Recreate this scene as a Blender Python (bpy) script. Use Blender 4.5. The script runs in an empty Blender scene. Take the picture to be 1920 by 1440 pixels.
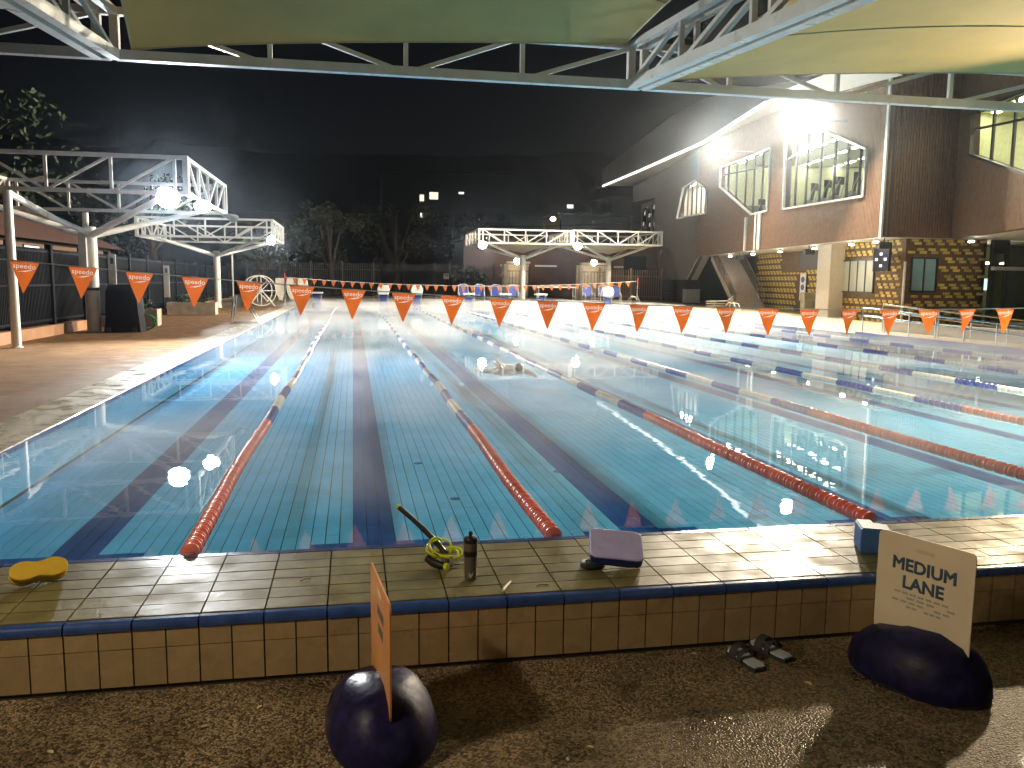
import bpy, bmesh, math, random
from mathutils import Vector, Matrix, noise
from mathutils.geometry import tessellate_polygon
R = math.radians
rnd = random.Random(7)
SC = bpy.context.scene
COL = SC.collection

# ------------------------------------------------------------------ camera
cd = bpy.data.cameras.new('camera'); cam = bpy.data.objects.new('camera', cd); COL.objects.link(cam)
CAM = Vector((-1.4133, -5.558, 1.8227)); YAW, PIT, ROL = 0.18975, -0.12425, 0.01127
fw = Vector((math.sin(YAW)*math.cos(PIT), math.cos(YAW)*math.cos(PIT), math.sin(PIT)))
rt = Vector((math.cos(YAW), -math.sin(YAW), 0)); up = rt.cross(fw)
rt, up = rt*math.cos(ROL)+up*math.sin(ROL), up*math.cos(ROL)-rt*math.sin(ROL)
M = Matrix((rt, up, -fw)).transposed().to_4x4(); M.translation = CAM
cam.matrix_world = M
cd.sensor_width = 36; cd.lens = 1552.35/1920*36; cd.clip_end = 3000; cd.clip_start = 0.05
SC.camera = cam
# ------------------------------------------------------------------ night sky
w = bpy.data.worlds.new('World'); SC.world = w; w.use_nodes = True
nt = w.node_tree; sky = nt.nodes.new('ShaderNodeTexSky'); sky.sky_type = 'NISHITA'; sky.sun_disc = False
sky.sun_elevation = R(12.0); sky.sun_rotation = R(200)
bg = nt.nodes['Background']; tint = nt.nodes.new('ShaderNodeMix'); tint.data_type = 'RGBA'; tint.blend_type = 'MULTIPLY'; tint.inputs[0].default_value = 1; tint.inputs[7].default_value = (1, .80, .88, 1)
nt.links.new(sky.outputs[0], tint.inputs[6]); nt.links.new(tint.outputs[2], bg.inputs[0]); bg.inputs[1].default_value = 0.00035
# ------------------------------------------------------------------ exposure / sampling
SC.view_settings.view_transform = 'Standard'; SC.view_settings.look = 'None'
SC.view_settings.exposure = 1.3; SC.view_settings.gamma = 1.0
cy = SC.cycles
cy.use_denoising = True
cy.sample_clamp_indirect = 6; cy.sample_clamp_direct = 0
cy.max_bounces = 4; cy.diffuse_bounces = 2; cy.glossy_bounces = 2; cy.transmission_bounces = 2
cy.transparent_max_bounces = 16; cy.volume_bounces = 0
cy.caustics_reflective = False; cy.caustics_refractive = False
cy.use_light_tree = True; cy.use_adaptive_sampling = True; cy.adaptive_threshold = .05
FLOOD = 1250.0        # radiance of a floodlight lens

# ------------------------------------------------------------------ materials
MATS = {}
def mat(name, col, rough=.6, metal=0., var=.12, scale=6., bump=0., bscale=40., spec=.5, rvar=0., emit=None, rand=0., coat=0.):
    if name in MATS: return MATS[name]
    m = bpy.data.materials.new(name); m.use_nodes = True; t = m.node_tree; N = t.nodes; L = t.links
    b = N['Principled BSDF']; b.inputs['Roughness'].default_value = rough; b.inputs['Metallic'].default_value = metal
    b.inputs['Specular IOR Level'].default_value = spec
    if coat: b.inputs['Coat Weight'].default_value = coat; b.inputs['Coat Roughness'].default_value = .12
    tc = N.new('ShaderNodeTexCoord'); geo = N.new('ShaderNodeNewGeometry')
    nz = N.new('ShaderNodeTexNoise'); nz.inputs['Scale'].default_value = scale; nz.inputs['Detail'].default_value = 6
    L.new(geo.outputs['Position'], nz.inputs['Vector'])
    mr = N.new('ShaderNodeMapRange'); mr.inputs[1].default_value = .3; mr.inputs[2].default_value = .7
    mr.inputs[3].default_value = 1-var; mr.inputs[4].default_value = 1+var
    L.new(nz.outputs[0], mr.inputs[0])
    val = mr.outputs[0]
    if rand:
        oi = N.new('ShaderNodeObjectInfo'); m2 = N.new('ShaderNodeMapRange')
        m2.inputs[3].default_value = 1-rand; m2.inputs[4].default_value = 1+rand
        L.new(oi.outputs['Random'], m2.inputs[0]); mm = N.new('ShaderNodeMath'); mm.operation = 'MULTIPLY'
        L.new(val, mm.inputs[0]); L.new(m2.outputs[0], mm.inputs[1]); val = mm.outputs[0]
    vm = N.new('ShaderNodeVectorMath'); vm.operation = 'SCALE'; vm.inputs[0].default_value = col[:3]
    L.new(val, vm.inputs['Scale']); L.new(vm.outputs[0], b.inputs['Base Color'])
    if rvar:
        n3 = N.new('ShaderNodeTexNoise'); n3.inputs['Scale'].default_value = 3.1; n3.inputs['Detail'].default_value = 5
        L.new(geo.outputs['Position'], n3.inputs['Vector'])
        m3 = N.new('ShaderNodeMapRange'); m3.inputs[1].default_value = .35; m3.inputs[2].default_value = .65
        m3.inputs[3].default_value = max(.03, rough-rvar); m3.inputs[4].default_value = min(1, rough+rvar)
        L.new(n3.outputs[0], m3.inputs[0]); L.new(m3.outputs[0], b.inputs['Roughness'])
    if bump:
        n2 = N.new('ShaderNodeTexNoise'); n2.inputs['Scale'].default_value = bscale; n2.inputs['Detail'].default_value = 4
        L.new(geo.outputs['Position'], n2.inputs['Vector'])
        bp = N.new('ShaderNodeBump'); bp.inputs['Strength'].default_value = bump; bp.inputs['Distance'].default_value = .02
        L.new(n2.outputs[0], bp.inputs['Height']); L.new(bp.outputs[0], b.inputs['Normal'])
    if emit:
        b.inputs['Emission Color'].default_value = (*emit[:3], 1); b.inputs['Emission Strength'].default_value = emit[3]
    MATS[name] = m; return m

def emission(name, col, s):
    if name in MATS: return MATS[name]
    m = bpy.data.materials.new(name); m.use_nodes = True; t = m.node_tree; t.nodes.clear()
    e = t.nodes.new('ShaderNodeEmission'); e.inputs[0].default_value = (*col, 1); e.inputs[1].default_value = s
    o = t.nodes.new('ShaderNodeOutputMaterial'); t.links.new(e.outputs[0], o.inputs[0]); MATS[name] = m; return m

def facing_fresnel(N, L, f0, normal=None):
    lw = N.new('ShaderNodeLayerWeight'); lw.inputs[0].default_value = .5
    if normal is not None: L.new(normal, lw.inputs['Normal'])
    p = N.new('ShaderNodeMath'); p.operation = 'POWER'; L.new(lw.outputs['Facing'], p.inputs[0]); p.inputs[1].default_value = 5
    a = N.new('ShaderNodeMath'); a.operation = 'MULTIPLY_ADD'; L.new(p.outputs[0], a.inputs[0]); a.inputs[1].default_value = 1-f0; a.inputs[2].default_value = f0
    return a.outputs[0]
def glass_mat(name, tint=(.9, .95, .93), gl=1.0):
    if name in MATS: return MATS[name]
    m = bpy.data.materials.new(name); m.use_nodes = True; t = m.node_tree; t.nodes.clear(); N = t.nodes; L = t.links
    tr = N.new('ShaderNodeBsdfTransparent'); tr.inputs[0].default_value = (*tint, 1)
    g = N.new('ShaderNodeBsdfGlossy'); g.inputs['Roughness'].default_value = .02
    mx = N.new('ShaderNodeMixShader'); o = N.new('ShaderNodeOutputMaterial')
    L.new(facing_fresnel(N, L, .04), mx.inputs[0]); L.new(tr.outputs[0], mx.inputs[1]); L.new(g.outputs[0], mx.inputs[2]); L.new(mx.outputs[0], o.inputs[0])
    MATS[name] = m; return m

def water_mat():
    m = bpy.data.materials.new('water'); m.use_nodes = True; t = m.node_tree; t.nodes.clear(); N = t.nodes; L = t.links
    tr = N.new('ShaderNodeBsdfTransparent'); tr.inputs[0].default_value = (.86, .97, 1, 1)
    g = N.new('ShaderNodeBsdfGlossy'); g.inputs['Roughness'].default_value = .0
    geo = N.new('ShaderNodeNewGeometry')
    n1 = N.new('ShaderNodeTexNoise'); n1.inputs['Scale'].default_value = .55; n1.inputs['Detail'].default_value = 2
    n2 = N.new('ShaderNodeTexNoise'); n2.inputs['Scale'].default_value = 4.5; n2.inputs['Detail'].default_value = 2
    L.new(geo.outputs['Position'], n1.inputs['Vector']); L.new(geo.outputs['Position'], n2.inputs['Vector'])
    b1 = N.new('ShaderNodeBump'); b1.inputs['Strength'].default_value = .14; b1.inputs['Distance'].default_value = .02
    b2 = N.new('ShaderNodeBump'); b2.inputs['Strength'].default_value = .05; b2.inputs['Distance'].default_value = .01
    L.new(n1.outputs[0], b1.inputs['Height']); L.new(n2.outputs[0], b2.inputs['Height'])
    L.new(b1.outputs[0], b2.inputs['Normal']); L.new(b2.outputs[0], g.inputs['Normal'])
    mx = N.new('ShaderNodeMixShader'); o = N.new('ShaderNodeOutputMaterial')
    L.new(facing_fresnel(N, L, .021, b2.outputs[0]), mx.inputs[0]); L.new(tr.outputs[0], mx.inputs[1]); L.new(g.outputs[0], mx.inputs[2]); L.new(mx.outputs[0], o.inputs[0])
    return m

def aggregate_mat():
    m = bpy.data.materials.new('wet_aggregate'); m.use_nodes = True; t = m.node_tree; N = t.nodes; L = t.links
    b = N['Principled BSDF']; geo = N.new('ShaderNodeNewGeometry')
    v = N.new('ShaderNodeTexVoronoi'); v.inputs['Scale'].default_value = 85
    L.new(geo.outputs['Position'], v.inputs['Vector'])
    cr = N.new('ShaderNodeValToRGB'); cr.color_ramp.elements[0].color = (.06, .045, .026, 1); cr.color_ramp.elements[1].color = (.38, .29, .18, 1)
    cr.color_ramp.elements[0].position = .2
    sep = N.new('ShaderNodeSeparateColor'); L.new(v.outputs['Color'], sep.inputs[0]); L.new(sep.outputs[0], cr.inputs[0])
    nz = N.new('ShaderNodeTexNoise'); nz.inputs['Scale'].default_value = 2.2; nz.inputs['Detail'].default_value = 6
    L.new(geo.outputs['Position'], nz.inputs['Vector'])
    mr = N.new('ShaderNodeMapRange'); mr.inputs[1].default_value = .3; mr.inputs[2].default_value = .7; mr.inputs[3].default_value = .55; mr.inputs[4].default_value = 1.25
    L.new(nz.outputs[0], mr.inputs[0])
    vm = N.new('ShaderNodeVectorMath'); vm.operation = 'SCALE'; L.new(cr.outputs[0], vm.inputs[0]); L.new(mr.outputs[0], vm.inputs['Scale'])
    L.new(vm.outputs[0], b.inputs['Base Color'])
    m3 = N.new('ShaderNodeMapRange'); m3.inputs[1].default_value = .35; m3.inputs[2].default_value = .65; m3.inputs[3].default_value = .22; m3.inputs[4].default_value = .5
    L.new(nz.outputs[0], m3.inputs[0]); L.new(m3.outputs[0], b.inputs['Roughness'])
    bp = N.new('ShaderNodeBump'); bp.inputs['Strength'].default_value = .9; bp.inputs['Distance'].default_value = .006; bp.invert = True
    L.new(v.outputs['Distance'], bp.inputs['Height']); L.new(bp.outputs[0], b.inputs['Normal'])
    return m

# ------------------------------------------------------------------ mesh helpers
class MB:
    def __init__(s): s.v = []; s.f = []
    def quad(s, a, b, c, d):
        n = len(s.v); s.v += [tuple(a), tuple(b), tuple(c), tuple(d)]; s.f.append((n, n+1, n+2, n+3)); return s
    def poly(s, pts):
        n = len(s.v); s.v += [tuple(p) for p in pts]; s.f.append(tuple(range(n, n+len(pts)))); return s
    def box(s, x0, x1, y0, y1, z0, z1, M=None):
        n = len(s.v)
        P = [Vector((x, y, z)) for z in (z0, z1) for y in (y0, y1) for x in (x0, x1)]
        if M is not None: P = [M @ p for p in P]
        s.v += [tuple(p) for p in P]
        for q in ((0, 2, 3, 1), (4, 5, 7, 6), (0, 1, 5, 4), (2, 6, 7, 3), (0, 4, 6, 2), (1, 3, 7, 5)): s.f.append(tuple(n+i for i in q))
        return s
    def beam(s, p, q, w, h=None):
        p = Vector(p); q = Vector(q); h = h or w; d = (q-p).normalized()
        a = d.cross(Vector((0, 0, 1)))
        a = Vector((1, 0, 0)) if a.length < 1e-4 else a.normalized()
        b = a.cross(d); a = a*w/2; b = b*h/2; n = len(s.v)
        for c in (p, q):
            for sx, sy in ((-1, -1), (1, -1), (1, 1), (-1, 1)): s.v.append(tuple(c+a*sx+b*sy))
        s.f += [(n, n+1, n+2, n+3), (n+7, n+6, n+5, n+4)]
        for i in range(4): j = (i+1) % 4; s.f.append((n+i, n+4+i, n+4+j, n+j))
        return s
    def tube(s, pts, r, seg=8, cap=True, closed=False):
        pts = [Vector(p) for p in pts]; n0 = len(s.v); k = len(pts); rr = r if isinstance(r, (list, tuple)) else [r]*k
        prev = None
        for i, p in enumerate(pts):
            a = pts[max(0, i-1)]; b = pts[min(k-1, i+1)]
            if closed: a = pts[i-1]; b = pts[(i+1) % k]
            d = (b-a).normalized()
            if prev is None:
                u = d.cross(Vector((0, 0, 1)));  u = Vector((1, 0, 0)) if u.length < 1e-3 else u.normalized()
            else:
                u = prev - d*prev.dot(d); u.normalize()
            prev = u; v = d.cross(u)
            for j in range(seg):
                t = 2*math.pi*j/seg; s.v.append(tuple(p+(u*math.cos(t)+v*math.sin(t))*rr[i]))
        for i in range(k if closed else k-1):
            i2 = (i+1) % k
            for j in range(seg):
                j2 = (j+1) % seg; s.f.append((n0+i*seg+j, n0+i*seg+j2, n0+i2*seg+j2, n0+i2*seg+j))
        if cap and not closed:
            s.f.append(tuple(n0+j for j in range(seg))[::-1]); s.f.append(tuple(n0+(k-1)*seg+j for j in range(seg)))
        return s
    def lathe(s, prof, seg=16, M=None, sx=1, sy=1):
        n0 = len(s.v)
        for r, z in prof:
            for j in range(seg):
                t = 2*math.pi*j/seg; p = Vector((r*math.cos(t)*sx, r*math.sin(t)*sy, z)); p = M @ p if M is not None else p; s.v.append(tuple(p))
        for i in range(len(prof)-1):
            for j in range(seg):
                j2 = (j+1) % seg; s.f.append((n0+i*seg+j, n0+i*seg+j2, n0+(i+1)*seg+j2, n0+(i+1)*seg+j))
        s.f.append(tuple(n0+j for j in range(seg))[::-1]); e = n0+(len(prof)-1)*seg; s.f.append(tuple(e+j for j in range(seg)))
        return s
    def prism(s, pts, h0, h1, M=None):
        """outline pts (2d) extruded h0..h1 along local z"""
        n = len(s.v); k = len(pts)
        for z in (h0, h1):
            for x, y in pts:
                p = Vector((x, y, z)); p = M @ p if M is not None else p; s.v.append(tuple(p))
        s.f += [tuple(n+i for i in range(k))[::-1], tuple(n+k+i for i in range(k))]
        for i in range(k): j = (i+1) % k; s.f.append((n+i, n+j, n+k+j, n+k+i))
        return s
    def mesh(s, name, smooth=False):
        me = bpy.data.meshes.new(name); me.from_pydata(s.v, [], s.f); me.update()
        if smooth: me.polygons.foreach_set('use_smooth', [True]*len(me.polygons)); me.set_sharp_from_angle(angle=R(smooth if smooth > 1 else 40))
        return me
    def build(s, name, m, parent=None, smooth=False, bevel=0):
        o = obj(name, s.mesh(name, smooth), m, parent)
        if bevel:
            md = o.modifiers.new('bevel', 'BEVEL'); md.width = bevel; md.segments = 2; md.limit_method = 'ANGLE'
        return o

def obj(name, me, m=None, parent=None, loc=None, M=None):
    o = bpy.data.objects.new(name, me); COL.objects.link(o)
    if m is not None and me is not None and len(me.materials) == 0: me.materials.append(m)
    if parent is not None: o.parent = parent
    if loc is not None: o.location = loc
    if M is not None: o.matrix_local = M
    return o
def tag(o, label=None, cat=None, group=None, kind=None):
    if label: o['label'] = label
    if cat: o['category'] = cat
    if group: o['group'] = group
    if kind: o['kind'] = kind
    return o
def thing(name, label, cat, loc=(0, 0, 0), rz=0, group=None):
    o = bpy.data.objects.new(name, None); COL.objects.link(o); o.location = loc; o.rotation_euler = (0, 0, rz); o.empty_display_size = .2
    return tag(o, label, cat, group)
def copy_tree(o, parent=None):
    c = o.copy(); COL.objects.link(c); c.parent = parent
    for ch in list(o.children): copy_tree(ch, c)
    return c
def frame_M(o, x, y, z):
    """matrix from axis vectors"""
    m = Matrix((Vector(x), Vector(y), Vector(z))).transposed().to_4x4(); m.translation = Vector(o); return m
def text_mesh(body, size, depth=.0, align='CENTER', bold=0.):
    cu = bpy.data.curves.new('lettering', 'FONT'); cu.body = body; cu.size = size; cu.align_x = align; cu.align_y = 'CENTER'; cu.extrude = depth
    cu.bevel_depth = bold; cu.bevel_resolution = 0; cu.resolution_u = 3
    o = bpy.data.objects.new('tmp', cu); COL.objects.link(o)
    dg = bpy.context.evaluated_depsgraph_get(); me = bpy.data.meshes.new_from_object(o.evaluated_get(dg)); bpy.data.objects.remove(o); bpy.data.curves.remove(cu)
    return me
ORD = ['first', 'second', 'third', 'fourth', 'fifth', 'sixth', 'seventh', 'eighth', 'ninth', 'tenth']

# ------------------------------------------------------------------ palette
steel_white = mat('white_painted_steel', (.72, .71, .66), .35, var=.08, scale=3, rvar=.1)
stainless = mat('stainless_steel', (.62, .62, .6), .22, 1., var=.1)
dark_steel = mat('dark_fence_steel', (.014, .016, .022), .6, spec=.04)
black_frame = mat('black_window_frame', (.015, .014, .013), .4)
coping_tile = mat('olive_coping_tile', (.155, .138, .058), .42, var=.2, scale=7, rvar=.14, bump=.12, bscale=26, rand=.1, spec=.10)
wall_tile = mat('cream_wall_tile', (.37, .27, .145), .28, var=.10, scale=11, rvar=.1, bump=.05, bscale=20, rand=.08)
grout = mat('dirty_grout', (.055, .045, .03), .8, var=.3, scale=30)
blue_nosing = mat('blue_nosing_tile', (.03, .07, .24), .2, var=.2, scale=12, rand=.12)
pool_blue = mat('pool_blue_tile', (.16, .57, .97), .6, var=.10, scale=2.0, rand=.05, spec=0.)
pool_dark = mat('lane_line_tile', (.02, .12, .42), .6, var=.12, scale=3, rand=.06, spec=0.)
pool_grout = mat('pool_grout', (.02, .075, .11), .8, spec=0.)
deck_mat = mat('sandy_concrete', (.25, .15, .08), .65, spec=.05, var=.22, scale=1.3, bump=.35, bscale=90, rvar=.22)
wet_edge = mat('wet_pool_edge', (.44, .38, .25), .32, var=.25, scale=2.2, bump=.5, bscale=6, rvar=.16)
deck_far = mat('far_concrete', (.24, .21, .17), .55, var=.15, scale=2)
deck_right = mat('pale_deck', (.34, .27, .145), .65, spec=.15, var=.12, scale=1.5, rvar=.15)
offwhite = mat('offwhite_tile', (.36, .31, .25), .35, var=.1, scale=1.5)
earth = mat('dark_earth', (.03, .03, .025), .9, var=.3, scale=.5)

# ================================================================== SETTING
# terrain ring around the pool basin
g = MB()
for (x0, x1, y0, y1) in ((-400, -5.4, -60, 900), (17.2, 400, -60, 900), (-5.4, 17.2, -60, -1.4), (-5.4, 17.2, 50.6, 900)):
    g.quad((x0, y0, -.8), (x1, y0, -.8), (x1, y1, -.8), (x0, y1, -.8))
tag(g.build('ground', earth), 'dark ground around the pool complex', kind='structure')
ZF = -.36
tag(MB().box(-16, 26, -14, -1.10, -.75, ZF).build('near_deck', aggregate_mat()), 'wet brown exposed aggregate floor in front of the pool', kind='structure')
tag(MB().box(-12.2, -5.75, -1.09, 62, -.75, -.004).build('left_deck', deck_mat), 'sandy concrete deck left of the pool', kind='structure')
ke = MB()
for i in range(40):
    y0 = -1.09+i*1.28; ke.box(-5.745, -5.0, y0, y0+1.272, -.75, .012+rnd.uniform(-.003, .003))
tag(ke.build('pool_edge_left', wet_edge, bevel=.01), 'pale wet concrete pool edge on the left', kind='structure')
tag(MB().box(16.85, 60, -1.09, 75, -.75, .02).build('right_deck', deck_right), 'pale yellow deck between pool and building', kind='structure')
tag(MB().box(-12.2, 16.8, 50.5, 75, -.75, .27).build('far_deck', deck_far), 'raised concrete deck beyond the far end', kind='structure')
bk = tag(MB().box(-5.0, 16.84, 50.0, 50.49, -.75, .29).build('far_bulkhead', offwhite), 'low off white bulkhead at the far pool end', kind='structure')

# near kerb: raised tiled wall between camera and water
kerb = tag(MB().box(-9.0, 16.84, -1.085, -.012, -.75, .004).build('near_pool_kerb', grout), 'raised tiled kerb along the near pool end', kind='structure')
tp = .335
me_ct = MB().box(-tp/2+.0045, tp/2-.0045, -.0728, .0728, 0, .016).mesh('coping_tile')
me_ct2 = MB().box(-tp/2+.004, tp/2-.004, -.03, .03, -.03, .0165).mesh('pool_edge_tile')
nos = MB()
prof = [(-.03, .016), (-.045, .012), (-.055, .003), (-.06, -.01), (-.06, -.03), (-.02, -.03)]
nosM = Matrix(((0, 0, 1, 0), (1, 0, 0, 0), (0, 1, 0, 0), (0, 0, 0, 1)))
nos.prism([(p[0], p[1]) for p in prof]+[(-.0, -.03), (-.0, .0165)], -tp/2+.004, tp/2-.004, nosM)
me_no = nos.mesh('nosing_tile')
me_wt = MB().box(-.0795, .0795, -.012, 0, -.0485, .0485).mesh('wall_tile')
me_wl = MB().box(-.0795, .0795, -.012, 0, -.102, .102).mesh('wall_tile')
stuffm = {'c': MB(), 'n': MB(), 'w': MB(), 'e': MB()}
for k in range(-27, 50):
    xj = .10+tp*k+tp/2
    near = -14 <= k <= 12
    for r in range(6):
        yy = -.14-.157*r+.0; yy = -.165-.157*r+.0
        dz = .004+rnd.uniform(-.0012, .0012)
        if near: obj('coping_tile', me_ct, coping_tile, kerb, (xj, yy, dz))
        else: stuffm['c'].box(xj-tp/2+.004, xj+tp/2-.004, yy-.0755, yy+.0755, dz, dz+.016)
    if near:
        obj('edge_tile', me_ct2, blue_nosing, kerb, (xj, -.05, .004)); obj('nosing_tile', me_no, blue_nosing, kerb, (xj, -1.045, .004))
        for hx in (-.0835, .0835):
            obj('wall_tile', me_wt, wall_tile, kerb, (xj+hx, -1.0852, -.079)); obj('wall_tile', me_wl, wall_tile, kerb, (xj+hx, -1.0852, -.234))
    else:
        stuffm['e'].box(xj-tp/2+.004, xj+tp/2-.004, -.08, -.02, -.026, .0205)
        for hx in (-.0835, .0835):
            stuffm['w'].box(xj+hx-.0795, xj+hx+.0795, -1.0972, -1.0852, -.1275, -.0305)
            stuffm['w'].box(xj+hx-.0795, xj+hx+.0795, -1.0972, -1.0852, -.336, -.132)
        stuffm['n'].prism(prof+[(-.0, -.03), (-.0, .0165)], -tp/2+.004, tp/2-.004, Matrix.Translation((xj, -1.045, .004)) @ nosM)
for k_, m_, n_ in (('c', coping_tile, 'coping_tiles_beyond'), ('n', blue_nosing, 'nosing_tiles_beyond'), ('w', wall_tile, 'wall_tiles_beyond'), ('e', blue_nosing, 'edge_tiles_beyond')):
    tag(stuffm[k_].build(n_, m_, kerb), kind='stuff')

# pool basin
ZP = -.52
X0, X1 = -5.0, 16.84
pool = tag(MB().quad((X0, 0, ZP-.006), (X1, 0, ZP-.006), (X1, 50, ZP-.006), (X0, 50, ZP-.006)).build('pool_floor', pool_grout), 'blue tiled pool floor with dark lane lines', kind='structure')
pw = MB(); pw.quad((X0+.006, 0, ZP-.006), (X0+.006, 50, ZP-.006), (X0+.006, 50, -.05), (X0+.006, 0, -.05)); pw.quad((X1-.001, 0, ZP-.006), (X1-.001, 0, .0), (X1-.001, 50, .0), (X1-.001, 50, ZP-.006))
pw.quad((X0, -.008, ZP-.006), (X0, -.008, .0), (X1, -.008, .0), (X1, -.008, ZP-.006)); pw.quad((X0, 49.998, ZP-.006), (X1, 49.998, ZP-.006), (X1, 49.998, -.0), (X0, 49.998, -.0))
tag(pw.build('pool_wall', pool_blue), 'blue pool side walls below the water line', kind='structure')
bnd = MB().box(X0+.001, X0+.012, 0, 49.99, -.05, .004); tag(bnd.build('waterline_band', pool_dark), 'navy tile band at the left water line', kind='structure')
LANES = [-3.75+2.5*k for k in range(8)]
def is_line(x, y):
    for c in LANES:
        if abs(x-c) < .19 and y > 1.5: return True
        if abs(x-c) < .56 and 1.5 < y < 1.75: return True
    return False
tq = .125; th = .0578
me_pb = MB().box(-th, th, -.1246, .1246, -.006, 0).mesh('floor_tile'); me_pb.materials.append(pool_blue)
me_pd = me_pb.copy(); me_pd.materials.clear(); me_pd.materials.append(pool_dark)
sb, sd = MB(), MB()
count = 0
cells = []
for i in range(int((X1-X0)/tq)):
    x = X0+tq/2+i*tq
    x = -5.0+tq*i+tq*0.5 + 0.0
    for j in range(200):
        cells.append((x+.0625-.0625, .125+.25*j))
# columns are centred on the lane centres: lane centre -3.75 = X0 + 1.25 -> shift half a tile
cells = [(x-.0625+.0625*0, y) for x, y in cells]
for x, y in cells:
    if x < X0+.06 or y < .4: continue
    dark = is_line(x, y)
    dz = rnd.uniform(-.0012, .0012)
    if 1.3 < y < 2.9 and abs(x-(-.9+.18*(y))) < 3.6 and count < 300:
        obj('floor_tile', me_pd if dark else me_pb, None, pool, (x, y, ZP+dz)); count += 1
    else:
        T = sd if dark else sb
        if y < 22:
            T.box(x-th, x+th, y-.1246, y+.1246, ZP-.006, ZP+dz)
        else:
            T.quad((x-th, y-.1246, ZP), (x+th, y-.1246, ZP), (x+th, y+.1246, ZP), (x-th, y+.1246, ZP))
tag(sb.build('floor_tiles_beyond', pool_blue, pool), kind='stuff'); tag(sd.build('lane_line_tiles_beyond', pool_dark, pool), kind='stuff')
for (x, y) in ((-.36, 3.1), (-.62, 4.9), (1.05, 4.2), (-2.9, 5.4), (3.6, 4.4)):
    MB().lathe([(.055, 0), (.055, .004), (.03, .005)], 14).build('floor_inlet', pool_dark, pool).location = (x, y, ZP+.001)
wm = MB(); wm.quad((X0+.012, -.004, 0), (X1-.004, -.004, 0), (X1-.004, 49.996, 0), (X0+.012, 49.996, 0))
tag(wm.build('water', water_mat()), 'calm clear pool water reflecting the floodlights', kind='structure')

# ================================================================== LANE ROPES
rope_red = mat('red_rope_float', (.80, .20, .14), .35, var=.15, rand=.12)
rope_blue = mat('blue_rope_float', (.05, .10, .42), .35, var=.15, rand=.1)
rope_white = mat('white_rope_float', (.85, .83, .76), .35, var=.1, rand=.08)
cable = mat('rope_cable', (.5, .5, .48), .4)
fprof = [(.014, -.060), (.050, -.058), (.064, -.050), (.064, -.040), (.046, -.030), (.030, -.018), (.030, .018), (.046, .030), (.064, .040), (.064, .050), (.050, .058), (.014, .060)]
RY = Matrix.Rotation(R(-90), 4, 'X')
def float_mesh(m, seg=12):
    me = MB().lathe(fprof, seg, RY).mesh('float', 35); me.materials.append(m); return me
fm = {'r': float_mesh(rope_red), 'b': float_mesh(rope_blue), 'w': float_mesh(rope_white)}
lprof = [(.045, -.064), (.06, -.045), (.042, 0), (.06, .045), (.045, .064)]
cm = {'r': rope_red, 'b': rope_blue, 'w': rope_white}
cn = {'r': 'red_floats_beyond', 'b': 'blue_floats_beyond', 'w': 'white_floats_beyond'}
rope_desc = ['leftmost lane rope, nearest the left pool edge', 'second lane rope from the left, ending by the kickboard', 'third lane rope from the left, ending by the blue block',
             'fourth lane rope from the left', 'fifth lane rope from the left', 'sixth lane rope from the left', 'seventh lane rope from the left', 'eighth lane rope, nearest the handrails']
for k in range(8):
    xr = -2.5+2.5*k; redend = 4.4 if k == 1 else 5.1
    t = thing('lane_rope', rope_desc[k]+' with coloured floats', 'lane rope', (xr, 0, 0), 0, 'lane ropes across the pool')
    ph = rnd.uniform(0, 6); amp = .02
    wob = lambda y: amp*math.sin(y*.35+ph)+.012*math.sin(y*1.3+ph*2)
    MB().tube([(wob(y), y, .0) for y in [0, .05]+[i*1.0 for i in range(1, 50)]+[49.95]], .006, 5).build('cable', cable, t)
    MB().box(-.03, .03, -.004, .10, -.01, .012).box(-.012, .012, .1, .14, -.012, .012).build('anchor', stainless, t)
    far = {'r': MB(), 'b': MB(), 'w': MB()}
    n = int(49.6/.137)
    for i in range(n):
        y = .12+.137*i
        if y < redend or y > 49.6-2.2: c = 'r'
        else:
            c = 'b' if int((y-redend)/1.12) % 2 == 0 else 'w'
        lim = 9.0 if k < 3 else 6.0
        if y < lim and k < 4:
            o = obj('float', fm[c], None, t, (wob(y), y, .006)); o.rotation_euler = (0, rnd.uniform(0, 3), 0)
        else:
            if y < 28: far[c].lathe(lprof, 8, Matrix.Translation((wob(y), y, .006)) @ RY)
            else: far[c].lathe([(.056, -.06), (.056, .06)], 6, Matrix.Translation((wob(y), y, .006)) @ RY)
    for c in far:
        if far[c].v: tag(far[c].build(cn[c], cm[c], t, smooth=35), kind='stuff')

# ================================================================== FLAG LINES
flag_mat = mat('orange_flag', (.64, .135, .02), .5, var=.10, scale=5, rand=.06)
def translucent(m, amt):
    N = m.node_tree.nodes; L = m.node_tree.links; b = N['Principled BSDF']; o = [n for n in N if n.type == 'OUTPUT_MATERIAL'][0]
    t_ = N.new('ShaderNodeBsdfTranslucent'); mx = N.new('ShaderNodeMixShader'); mx.inputs[0].default_value = amt
    L.new(b.inputs['Base Color'].links[0].from_socket, t_.inputs[0]); L.new(b.outputs[0], mx.inputs[1]); L.new(t_.outputs[0], mx.inputs[2]); L.new(mx.outputs[0], o.inputs[0])
translucent(flag_mat, .5)
flag_white = mat('flag_print', (.85, .82, .78), .5)
translucent(flag_white, .4)
line_mat = mat('white_cord', (.7, .7, .66), .6)
word = text_mesh('speedo', .080)
from mathutils.geometry import delaunay_2d_cdt
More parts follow.
